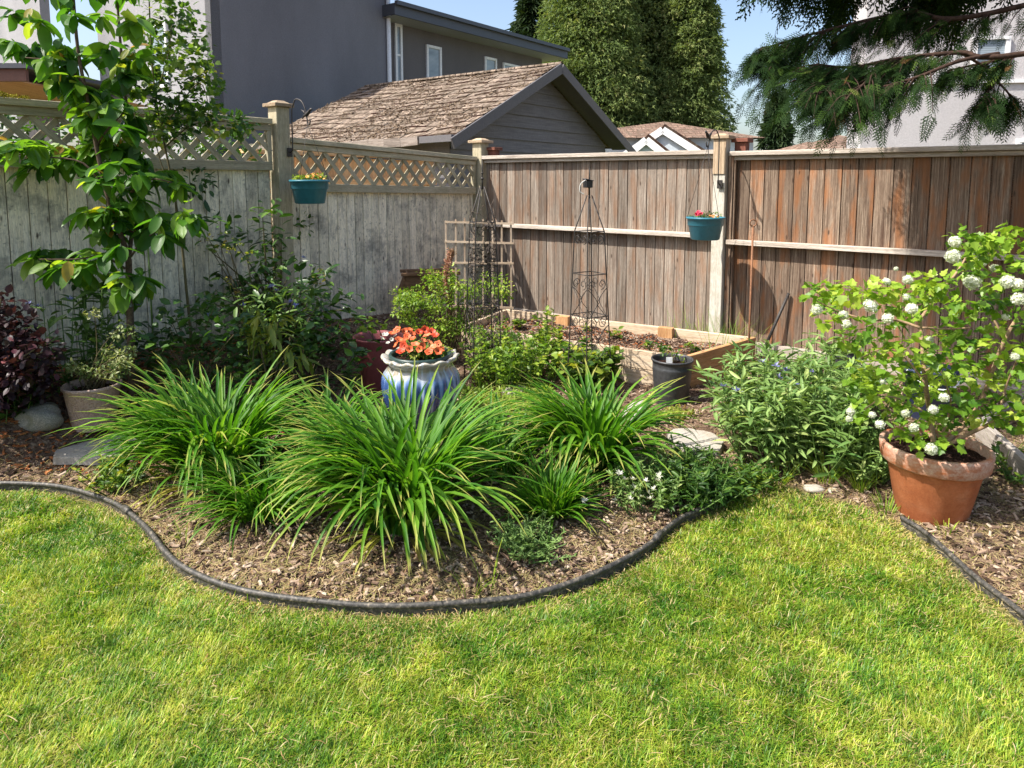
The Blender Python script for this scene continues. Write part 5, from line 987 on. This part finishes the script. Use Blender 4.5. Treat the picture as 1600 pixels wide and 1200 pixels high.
# raised-bed seedlings
def seedling(px, py, n, L, lb, tm=OVS, mat=SL, h=.06, wh=(.8, -.2)):
    r = ray(px, py); k = (.22 - CAMZ) / r[2]; p = np.array((0, 0, CAMZ)) + r * k; t = root('seedling', p, lb, 'seedling', 'seedlings in the raised bed'); g = G(); tips = [p + (random.gauss(0, .02), random.gauss(0, .02), h * random.uniform(.4, 1.2)) for _ in range(n)]
    stems(g, p, tips, .0025, .0015, .01, .01, 3); g.build('stems', GST, t, True); g = G(); whorl(g, tips, rs.normal(0, .3, (n, 3)), 4, L, wh, tm, (.3, .9), 1., .008); g.build('foliage', mat, t)
for a in [(812, 512, 9, .055, 'grey green seedling near the left end of the raised bed'), (962, 528, 3, .07, 'two leaved seedling behind the right obelisk'), (1015, 548, 4, .06, 'bright seedling left of the pale leafy one in the raised bed'), (1035, 556, 9, .05, 'pale leafy seedling in front of the brace block'), (1080, 552, 5, .06, 'seedling right of the brace block'), (850, 530, 7, .06, 'seedling in front of the raised bed back board, left of centre'), (915, 520, 6, .045, 'dark seedling inside the right obelisk outline')]: seedling(*a)
o = G(); n = 14; r = ray(1125, 550); p = np.array((0, 0, CAMZ)) + r * ((.22 - CAMZ) / r[2]); a = rs.uniform(0, 6.28, n); blades(o, p + np.stack((rs.normal(0, .12, n), rs.normal(0, .05, n), a * 0), 1), a, rs.uniform(1.1, 1.5, n), rs.uniform(.5, 1.2, n), rs.uniform(.1, .24, n), .005, rs.uniform(.0, .4, n), K=5); tag(o.build('onion_shoots', GR, None), 'thin onion like shoots at the right end of the raised bed', 'seedling', 'seedlings in the raised bed')
# ---------------------------------------------------------------- potted plants (top-level: they stand in the pots)
def potplant(name, label, c, pts, n, L, rad, mat, tmpl=OVS, rn=(.1, .9), wh=None, down=.2, stn=.6, cat='potted plant'):
    t = root(name, c, label, cat); g = G(); stems(g, c, [p for p in pts if random.random() < stn], .004, .0015, .04, .03, 4); g.build('stems', TWIG, t, True); g = G()
    if wh: whorl(g, pts, rs.normal(0, .3, (len(pts), 3)), n, L, wh, tmpl, rn, 1., rad)
    else: cluster_leaves(g, pts, rad, n, L, tmpl, rn, down)
    g.build('foliage', mat, t); return t
VAR = leafmat('variegated_leaves', [(0, (.10, .18, .05)), (.5, (.30, .36, .14)), (1, (.55, .54, .32))], .35, .5, 1.1, .3)
c = tq + (0, 0, .22); D = tq[1]; potplant('variegated_plant', 'trailing variegated cream and green plant in the tan pot', c, [np.array(at(x, y, D + random.uniform(-.12, .1))) for x, y in rnd_pts([(104, 585), (115, 560), (135, 572), (165, 548), (180, 540), (205, 540), (212, 560), (195, 585), (150, 592)], 46)] + [np.array(at(x, y, D)) for x, y in [(144, 487), (148, 490), (192, 505), (180, 525), (210, 518), (185, 520)]], 22, .026, .035, VAR, OVS, (.1, .9))
c = up + (0, 0, .45); pts = [c + (random.gauss(0, .075), random.gauss(0, .075), random.uniform(.02, .075)) for _ in range(40)]
t = potplant('petunia_plant', 'mound of orange red blossoms filling the blue glazed urn', c, pts, 22, .03, .04, SL, OVS, (.3, .9), cat='flowering plant')
ORG = M('orange_petals'); c_ = ORG.ramp(ORG.math('LENGTH' if False else 'MULTIPLY', ORG.attr('rnd'), 1.), [(0, (.42, .045, .015)), (.5, (.56, .12, .035)), (.8, (.60, .19, .09)), (1, (.58, .36, .30))]); ORGM = ORG.fin(c_, .5, .3)
def petunia(par, pts, r, mat, name='blossom', yaw=True, lim=None):
    g = G(); n, k = 20, 4; V = [(0, 0, -.9 * r)]
    for i in range(1, k + 1):
        for j in range(n):
            a = 2 * math.pi * j / n; q = r * (i / k) ** 1.1 * (1 + (.12 * math.cos(5 * a) if i == k else 0)); V.append((q * math.cos(a), q * math.sin(a), -.9 * r * (1 - i / k) ** 2 + (.05 * r * math.cos(5 * a + 1) if i == k else 0)))
    f = [(1 + i * n + j, 1 + i * n + (j + 1) % n, 1 + (i + 1) * n + (j + 1) % n, 1 + (i + 1) * n + j) for i in range(k - 1) for j in range(n)]
    L = np.array(par.location)
    for q_, p in enumerate(pts):
        if q_ % 6 == 0: g = G(); g.add(V, [np.array(f), np.array([(0, 1 + j, 1 + (j + 1) % n) for j in range(n)])], random.random() * .75); f0 = fl = g.build(name, mat, None, True, loc=(0, 0, 0))
        else: fl = f0.copy(); C.objects.link(fl)
        fl.parent = par; fl.location = tuple(np.asarray(p) - L); fl.rotation_euler = (random.uniform(.1, 1.2), random.uniform(-.6, .6), random.uniform(-.8, .8)); s = random.uniform(.8, 1.15); fl.scale = (s, s, s)
D = up[1]
petunia(t, [np.array(at(x, y, D + dy)) for x, y, dy in [(612, 520, -.0), (620, 515, .08), (632, 517, .1), (640, 514, .12), (624, 530, -.05), (618, 538, -.1), (630, 540, -.12), (626, 548, -.14), (655, 518, .1), (664, 515, .12), (674, 518, .1), (680, 523, .06), (667, 523, .05), (649, 537, -.1), (662, 531, -.02), (672, 534, -.05), (676, 542, -.12), (684, 538, -.08), (685, 548, -.14), (690, 545, -.1), (661, 540, -.1), (636, 525, .02), (645, 528, 0), (655, 545, -.14), (640, 545, -.14), (632, 531, -.08), (645, 520, .06), (670, 549, -.15)]], .024, ORGM)
petunia(t, [np.array(at(x, y, D + dy)) for x, y, dy in [(598, 528, .02), (604, 522, .04), (612, 530, -.02), (606, 535, -.04), (600, 522, .05), (617, 524, 0)]], .015, WHP, 'white_blossom')
c = mp + (0, 0, hr - .06); potplant('leafy_sprouts', 'few bright leafy sprouts in the maroon pot', c, [np.array(at(x, y, 4.93)) for x, y in [(582, 503), (575, 515), (590, 515), (586, 508), (603, 512), (570, 522)]], 5, .06, .02, YG, ovate(4, .6, .1, .1), (.4, .9), wh=(.9, -.2))
c = npz + (0, 0, .30); potplant('potted_seedlings', 'small green seedlings in the black nursery pot', c, [c + (x, y, z) for x, y, z in [(-.07, .0, .05), (-.05, .04, .06), (.0, .06, .07), (.02, -.02, .05), (.06, .03, .05), (.07, -.03, .03), (-.01, .02, .09)]], 5, .032, .012, SL, OVS, (.3, .9), wh=(.9, -.1))
c = n2p + (0, 0, .27); potplant('potted_herb', 'low spreading green herb in the black pot against the rusty fence', c, [np.array(at(x, y, 5.03)) for x, y in rnd_pts([(1285, 550), (1300, 544), (1330, 546), (1345, 552), (1340, 558), (1290, 556)], 26)], 14, .022, .04, CF, OVS, (.3, 1))
for (c, key, lb, mt, cols) in ((cL, 'L', 'yellow green foliage with orange yellow blooms in the left hanging planter', YG, 0), (cR, 'R', 'sparse green plant with a red bloom in the right hanging planter', SL, 1)):
    cc = c + (0, 0, .17); pts = [cc + (random.uniform(-.12, .12), random.uniform(-.08, .08), random.uniform(.01, .05)) for _ in range(34 if cols == 0 else 16)]
    t = potplant('planter_flowers', lb, cc, pts, 14, .026, .028, mt, OVS, (.3, .9), cat='flowering plant')
    if cols == 0: YO = plainmat('yellow_orange_petals', (.75, .32, .05), .6); petunia(t, [cc + (random.uniform(-.02, .13), random.uniform(-.1, .06), random.uniform(.03, .075)) for _ in range(14)], .016, YO)
    else: RD_ = plainmat('crimson_petals', (.50, .02, .06), .6); petunia(t, [cc + (-.075, -.05, .07), cc + (-.06, -.06, .055), cc + (-.085, -.04, .05)], .022, RD_); YO2 = plainmat('orange_petals_small', (.7, .2, .05), .6); petunia(t, [cc + (.02, -.08, .04), cc + (.05, -.06, .035), cc + (.09, -.05, .03)], .013, YO2)
# ---------------------------------------------------------------- snowball viburnum
VB = leafmat('viburnum_leaves', [(0, (.07, .18, .015)), (.4, (.19, .34, .03)), (.75, (.34, .48, .05)), (1, (.48, .56, .09))], .45, .42, 1.35, .4)
vc = tp + (0, 0, .30); t = root('snowball_bush', vc, 'snowball viburnum with white pompon blooms growing in the terracotta pot', 'shrub')
VA = lambda x, y, d=3.15: np.array(at(x, y, d)); g = G()
br = [([(1460, 705), (1455, 660), (1446, 600), (1442, 550), (1437, 500)], .013, .009, 3.15), ([(1437, 500), (1465, 462), (1488, 435), (1505, 410), (1518, 385)], .008, .004, 3.2), ([(1437, 512), (1400, 500), (1365, 500), (1320, 490), (1275, 470)], .007, .003, 3.1), ([(1442, 512), (1480, 514), (1515, 512)], .005, .003, 3.1), ([(1470, 712), (1510, 680), (1560, 655), (1620, 615), (1680, 585)], .010, .007, 3.0), ([(1475, 705), (1525, 640), (1570, 530), (1605, 475), (1650, 400)], .012, .007, 3.3), ([(1446, 600), (1415, 560), (1380, 545), (1345, 560)], .005, .003, 3.05), ([(1455, 650), (1420, 630), (1385, 620), (1350, 640)], .005, .003, 2.95), ([(1475, 690), (1485, 640), (1478, 600), (1468, 575)], .006, .003, 3.0), ([(1570, 530), (1540, 470), (1545, 420), (1550, 375)], .006, .003, 3.3), ([(1446, 580), (1480, 560), (1530, 545)], .005, .003, 3.1), ([(1560, 655), (1570, 610), (1590, 560)], .006, .003, 3.0)]
for P, a, b, d in br: Q = smooth([vc if i == 0 and P[0][1] > 685 else VA(x, y, d + .05 * math.sin(i * 2.1)) for i, (x, y) in enumerate(P)], 5); g.tube(Q, np.linspace(a, b, len(Q)), 8, random.random())
VBK = plainmat('pale_brown_bark', (.30, .20, .12), .8, .2, (.6, 1.3), 60, .4)
g.build('branches', VBK, t, True); g = G()
VP = [(1268, 462), (1280, 452), (1295, 448), (1310, 460), (1330, 450), (1300, 475), (1318, 478), (1292, 492), (1345, 465), (1375, 450), (1392, 455), (1385, 472), (1362, 462), (1400, 500), (1375, 510), (1350, 512), (1425, 450), (1440, 440), (1448, 460), (1462, 445), (1475, 450), (1455, 475), (1435, 475), (1408, 470), (1410, 490), (1500, 372), (1515, 365), (1522, 380), (1535, 385), (1548, 390), (1512, 400), (1530, 400), (1512, 425), (1525, 418), (1560, 370), (1575, 362), (1585, 375), (1555, 430), (1545, 440), (1590, 400), (1600, 420), (1575, 460), (1560, 480), (1545, 470), (1600, 480), (1590, 510), (1560, 505), (1520, 485), (1505, 495), (1490, 480), (1493, 510), (1475, 525), (1500, 535), (1520, 530), (1470, 545), (1455, 555), (1430, 540), (1345, 525), (1325, 530), (1360, 540), (1385, 545), (1405, 535), (1415, 560), (1395, 575), (1375, 570), (1350, 575), (1335, 590), (1355, 600), (1378, 598), (1400, 600), (1425, 590), (1440, 575), (1465, 585), (1485, 570), (1510, 560), (1535, 555), (1550, 535), (1545, 575), (1570, 550), (1590, 545), (1600, 570), (1575, 585), (1555, 600), (1530, 595), (1505, 590), (1488, 605), (1465, 610), (1440, 615), (1418, 618), (1395, 625), (1370, 618), (1350, 632), (1400, 645), (1425, 648), (1445, 640), (1470, 640), (1450, 665), (1435, 690), (1412, 672), (1465, 660), (1490, 630), (1515, 625), (1540, 625), (1565, 625), (1590, 610), (1595, 640), (1575, 650), (1550, 650), (1525, 648), (1505, 655), (1600, 660), (1340, 650), (1440, 705), (1480, 690), (1620, 560), (1640, 600), (1630, 500), (1650, 450), (1620, 640), (1650, 660), (1640, 540), (1670, 580), (1620, 400), (1510, 470)]
cs = [VA(x, y, 3.12 + random.uniform(-.32, .32)) for x, y in VP]; cluster_leaves(g, cs, .062, 17, .046, LOB, (.15, .85), .35, .7)
g.build('foliage', VB, t)
# pompon heads
gb = G(); n = 190; k = np.arange(n) + .5; ph = np.arccos(1 - 2 * k / n); th = math.pi * (1 + 5 ** .5) * k; d = np.stack((np.cos(th) * np.sin(ph), np.sin(th) * np.sin(ph), np.cos(ph)), 1)
fl = np.array([(0, 0, -.1)] + [(math.cos(a) * r_, math.sin(a) * r_, z) for a, r_, z in [(2 * math.pi * j / 10, (1. if j % 2 == 0 else .45), (.12 if j % 2 == 0 else 0)) for j in range(10)]])
gb.inst(fl, [np.array([(0, 1 + j, 1 + (j + 1) % 10) for j in range(10)])], d * (1 + rs.normal(0, .10, (n, 1))), np.cross(d, rs.normal(0, 1, (n, 3))), d + rs.normal(0, .35, (n, 3)), rs.uniform(.18, .3, n), rs.rand(n)); gb.lathe([(0, -.8), (.45, -.65), (.75, -.3), (.75, .3), (.45, .65), (0, .8)], (0, 0, 0), 16)
SNW = leafmat('snowball_petals', [(0, (.60, .66, .44)), (.3, (.76, .77, .66)), (1, (.86, .86, .82))], .25, .6, 1.0, .3); f0 = None
for x, y, r_, dd_ in [(1492, 378, 10, 3), (1489, 401, 12, 2.95), (1519, 441, 13, 3), (1534, 411, 7, 3.3), (1554, 419, 7, 3.3), (1574, 440, 11, 3), (1591, 443, 10, 3.05), (1592, 467, 11, 2.95), (1572, 495, 6, 3.2), (1418, 437, 8, 3.1), (1385, 440, 7, 3.1), (1360, 478, 12, 2.9), (1424, 482, 10, 2.95), (1417, 465, 7, 3.2), (1387, 497, 9, 3), (1276, 484, 9, 2.95), (1318, 492, 8, 3), (1322, 506, 8, 3.1), (1453, 531, 6, 3.3), (1586, 557, 7, 2.9), (1475, 621, 8, 2.85), (1458, 640, 8, 2.85), (1428, 668, 8, 2.85), (1455, 702, 10, 2.82), (1415, 646, 7, 2.95), (1375, 663, 8, 2.8), (1363, 648, 6, 2.85), (1329, 643, 7, 2.85), (1327, 654, 6, 2.85), (1380, 596, 6, 3.2), (1400, 420, 4, 3.2), (1560, 700, 0, 3)]:
    if not r_: continue
    if f0 is None: f0 = f = gb.build('flower_head', SNW, None, loc=(0, 0, 0))
    else: f = f0.copy(); C.objects.link(f)
    f.parent = t; q = VA(x, y, dd_ - .17); dd_ -= .17; f.location = tuple(q - vc); s = r_ / F * dd_ * .88; f.scale = (s, s, s * random.uniform(.82, 1.)); f.rotation_euler = (random.random(), random.random(), random.random() * 6)
# ---------------------------------------------------------------- conifers
CON1 = leafmat('cedar_foliage_far', [(0, (.09, .14, .05)), (.5, (.18, .25, .085)), (.85, (.30, .36, .13)), (1, (.36, .35, .16))], .38, .7, 1.1, .2)
CON2 = leafmat('dark_fir_foliage', [(0, (.015, .035, .014)), (.7, (.04, .07, .025)), (1, (.07, .10, .035))], .15, .7, 1.1, .2)
spray = np.array([(0, 0, 0), (.5, -.13, .05), (1.2, 0, -.2), (.5, .13, .05), (.45, -.5, -.12), (.5, .5, -.12), (.2, 0, 0)]); spf = [np.array([(0, 1, 2), (0, 2, 3), (6, 4, 1), (6, 3, 5)])]
def conifer(px, Yd, rpx, top_z, label, mat, n, L=.5, base_z=0., seed=0, drop=.6, name='cedar_tree', gap=.0, grp='tall cedars beyond the fence'):
    r = np.random.RandomState(seed + 50); X0 = (px - 800) / F * Yd; R = rpx / F * Yd; t = root(name, (X0, Yd, 0), label, 'tree', grp)
    G().tube([(X0, Yd, 0), (X0, Yd, top_z * .5), (X0 + .1, Yd, top_z)], [.35, .22, .03], 10, .5).build('trunk', BARK, t, True)
    nb = int(n / 45) if n < 20000 else int(n / 60); z = base_z + (top_z - base_z) * r.rand(nb) ** .9; f = 1 - (z / top_z); rad = R * np.clip(f * 1.25 + .10, .06, 1) ** .8 * r.uniform(.42, 1.16, nb); a = r.uniform(0, 6.283, nb); P = []; X = []; RN_ = []
    bz = r.rand(nb)
    for k in range(45 if n < 20000 else 60):
        s = r.rand(nb) ** .55; q = rad * s; zz = z - drop * rad * s * s * .35 + r.normal(0, .14, nb) * (1 + R * .12); aa = a + r.normal(0, .12, nb) / np.maximum(s, .25)
        P.append(np.stack((X0 + q * np.cos(aa), Yd + q * np.sin(aa), zz), 1)); X.append(np.stack((np.cos(aa) + r.normal(0, .5, nb), np.sin(aa) + r.normal(0, .5, nb), -.6 + r.normal(0, .5, nb)), 1)); RN_.append(np.clip(.12 + .5 * bz + .25 * s + r.normal(0, .12, nb), 0, 1))
    P = np.concatenate(P); X = np.concatenate(X); m = len(P); g = G(); g.inst(spray, spf, P, X, np.array((0, 0, 1.)) * .6 + r.normal(0, .6, (m, 3)), L * r.uniform(.5, 1.2, m), np.concatenate(RN_)); g.build('crown', mat, t)
conifer(918, 38, 112, 17., 'leftmost tall cedar with yellow green crown, right behind the garage ridge', CON1, 130000, .25, seed=1)
conifer(1000, 42, 135, 19., 'middle tall cedar rising behind the pale blue gables', CON1, 150000, .26, seed=2)
conifer(1072, 39, 66, 16., 'rightmost tall cedar with darker crown meeting the open sky', CON1, 100000, .25, seed=3)
conifer(955, 48, 120, 17., 'rear tall cedar filling the gap between the left and middle ones', CON1, 70000, .34, seed=6)
conifer(1208, 36, 32, 5.9, 'small dark fir in front of the sky, right of the cedars', CON2, 9000, .45, seed=4, name='fir_tree', drop=.9)
conifer(1300, 45, 30, 4.2, 'tiny distant fir showing between the red roofs and cedar branch', CON2, 3000, .5, seed=5, name='fir_tree')
conifer(830, 40, 60, 12.5, 'distant dark tree glimpsed above the house eave', CON2, 9000, .6, seed=8, name='fir_tree')
conifer(20, 24, 60, 8.6, 'distant dark conifer glimpsed at the top left corner', CON2, 9000, .5, seed=9, name='fir_tree')
# moss-topped hedge behind left fence
MO = leafmat('golden_moss', [(0, (.12, .10, .015)), (.6, (.28, .24, .03)), (1, (.42, .36, .06))], .2, .8, 1.1, .1)
hp = wp('L', U(20, 'L') + .1, -.0, 2.07); g = G(); n = 5200; u_ = rs.uniform(U(57, 'L'), U(57, 'L') + 1.6, n); P = np.array([wp('L', a, .02 + b, 2.078) for a, b in zip(u_, rs.normal(0, .035, n))]); P[:, 2] += rs.rand(n) * .05 * np.clip((u_ - U(57, 'L')) * 4, .2, 1)
g.inst(*OVS, P, rs.normal(0, 1, (n, 3)), rs.normal(0, 1, (n, 3)), .016, rs.rand(n)); o = g.build('moss', MO, None); tag(o, 'golden moss cushion growing on top of the left fence rail', 'moss', kind='stuff')
# neighbour greenery behind left lattice
for i_, (u_, lb) in enumerate(((U(45, 'L'), 'dark neighbour shrub seen through the lattice at the far left'), (U(325, 'L'), 'dark neighbour shrub seen through the lattice right of the broadleaf tree'))):
    c = at(45 if i_ == 0 else 322, 230, (4.9, 5.9)[i_]) * (1, 1, 0); t = root('neighbour_shrub', c, lb, 'shrub', 'neighbour shrubs behind the lattice'); g = G(); cs = [c + (random.gauss(0, .22), random.gauss(0, .3), random.uniform(.3, 1.98)) for _ in range(70)]; stems(g, c, cs[:20], .012, .003, .1, .05); g.build('stems', BARK, t, True); g = G(); cluster_leaves(g, cs, .14, 60, .06, OVS, (0, .6)); g.build('foliage', DKG, t)
# ---------------------------------------------------------------- overhanging cedar at right
def frond():
    V = []; Fq = []
    def strip(p, d, L, w):
        d = np.array(d) / np.linalg.norm(d); s = np.array((-d[1], d[0], 0)); p = np.array(p); b = len(V); V.extend([p - s * w * .6, p + s * w * .6, p + d * L * .6 + s * w, p + d * L * .6 - s * w, p + d * L]); Fq.append((b, b + 1, b + 2, b + 3)); T3.append((b + 3, b + 2, b + 4))
    T3 = []; n = 13
    strip((0, 0, 0), (1, 0, 0), 1.02, .008)
    for i in range(n):
        x = .08 + .88 * i / n; sg = 1 if i % 2 else -1; L = .34 * (1 - x) ** .6 + .07; a = sg * (.85 - .25 * x); d = (math.cos(a), math.sin(a), 0); strip((x, 0, 0), d, L, .012)
        for j in range(1, 5):
            q = L * j / 5; a2 = a + (.6 if j % 2 else -.6); strip((x + d[0] * q, d[1] * q, 0), (math.cos(a2), math.sin(a2), 0), L * .36 * (1.15 - j / 5), .014)
    V_ = np.array(V); V_[:, 2] = -.22 * V_[:, 0] ** 2 - .25 * np.abs(V_[:, 1]) ** 1.3; return V_, [np.array(Fq), np.array(T3)]
FRD = frond(); CED = leafmat('cedar_fronds', [(0, (.008, .022, .006)), (.5, (.02, .05, .010)), (.85, (.07, .13, .02)), (.95, (.18, .22, .05)), (1, (.16, .08, .03))], .22, .7, 1.4, .12)
CB = np.array((4.15, 3.35, 0)); t = root('overhanging_cedar', CB, 'cedar with drooping fronds hanging over the right fence from above', 'tree'); REDB = plainmat('red_brown_bark', (.05, .030, .022), .9, .15, (.5, 1.4), 40, .6)
g = G(); g.tube([CB, CB + (0, 0, 2.2), CB + (-.02, .02, 5)], [.24, .2, .14], 16, .5); ga = []
def limb(P, r0, r1, dens, L=.125, f0=.12, lb=(.1, .34), per=8, dn=(-.7, .05)):
    Q = smooth(P, 8); g.tube(Q, np.linspace(r0, r1, len(Q)), 8, random.random()); n = len(Q)
    for k in range(dens):
        f = random.uniform(f0, 1); q = Q[min(int(f * (n - 1)), n - 2)]; d = Q[min(int(f * (n - 1)) + 1, n - 1)] - q; d = d / (np.linalg.norm(d) + 1e-6)
        s = np.cross(d, (0, 0, 1)); s /= np.linalg.norm(s) + 1e-6; sg = random.choice((-1, 1)); e = d * random.uniform(.2, 1) + s * sg * random.uniform(.3, 1) + np.array((0, 0, random.uniform(*dn))); e /= np.linalg.norm(e); Lb = random.uniform(*lb) * (1.1 - .4 * f)
        R_ = smooth([q, q + e * Lb * .5 + (0, 0, .0), q + e * Lb + (0, 0, -.25 * Lb)], 3); g.tube(R_, np.linspace(.004, .0012, len(R_)), 5, .5)
        for j in range(per):
            p = R_[random.randint(1, len(R_) - 1)]; dd_ = e * .9 + s * random.uniform(-.9, .9) + np.array((random.gauss(0, .2), random.gauss(0, .2), random.uniform(-1.0, .15))); ga.append((p, dd_, L * random.uniform(.45, 1.2)))
CA = lambda x, y, d: np.array(at(x, y, d)); top = CB + (0, 0, 2.75)
limb([top - (0, 0, .3), CA(1600, 84, 3.6), CA(1500, 82, 3.7), CA(1400, 92, 3.8), CA(1330, 105, 3.9), CA(1275, 100, 4.0)], .017, .005, 90, f0=.42)
limb([CA(1560, 84, 3.65), CA(1500, 95, 3.6), CA(1440, 118, 3.6), CA(1400, 130, 3.65), CA(1360, 140, 3.75)], .012, .004, 34, f0=.35)
limb([top + (0, 0, .1), CA(1550, 20, 3.9), CA(1420, 20, 4.1), CA(1300, 45, 4.2), CA(1185, 78, 4.3)], .018, .005, 150)
limb([CA(1400, 92, 3.8), CA(1340, 125, 3.8), CA(1290, 135, 3.85), CA(1262, 112, 3.9)], .010, .003, 46)
limb([CA(1300, 45, 4.2), CA(1240, 80, 4.2), CA(1210, 115, 4.2), CA(1205, 100, 4.2)], .008, .003, 34)
limb([CA(1380, 100, 3.8), CA(1340, 140, 3.7), CA(1320, 150, 3.7)], .008, .003, 24)
limb([CA(1330, 105, 3.9), CA(1290, 140, 3.8), CA(1265, 145, 3.8)], .008, .003, 24)
limb([CA(1500, 82, 3.7), CA(1545, 110, 3.7), CA(1550, 130, 3.7), CA(1530, 165, 3.7)], .009, .003, 16, f0=.5, lb=(.06, .2), dn=(-1, -.2))
limb([CA(1550, 120, 3.7), CA(1575, 145, 3.7), CA(1580, 165, 3.75)], .007, .003, 12, f0=.3, lb=(.05, .15), dn=(-1, -.2))
limb([CA(1600, 84, 3.65), CA(1530, 100, 3.75), CA(1480, 110, 3.8)], .012, .003, 30, lb=(.05, .16))
for i_ in range(12):   # boughs above the view that shade the fence
    a = 2.15 + (i_ % 6) * .2; z = 3.2 + .5 * (i_ // 6) + .06 * (i_ % 6); R_ = 2.5 + .25 * (i_ % 3)
    e_ = np.array((max(1.15, CB[0] + math.cos(a) * R_), min(CB[1] + .6 + abs(math.sin(a)) * R_ * .45, 5.0), z - .3)); limb([CB + (0, 0, z - .2), (CB + (0, 0, z)) * .5 + e_ * .5 + (0, 0, .15), e_], .03, .006, 75, .34, lb=(.15, .42), per=7)
g.build('branches', REDB, t, True); gf = G(); n = len(ga); P = np.array([a[0] for a in ga]); X = np.array([a[1] for a in ga]); S = np.array([a[2] for a in ga])
gf.inst(*FRD, P, X, np.array((0, -.3, 1.)) + rs.normal(0, .55, (n, 3)), S, np.clip(rs.normal(.42, .22, n), 0, 1)); gf.build('crown', CED, t)
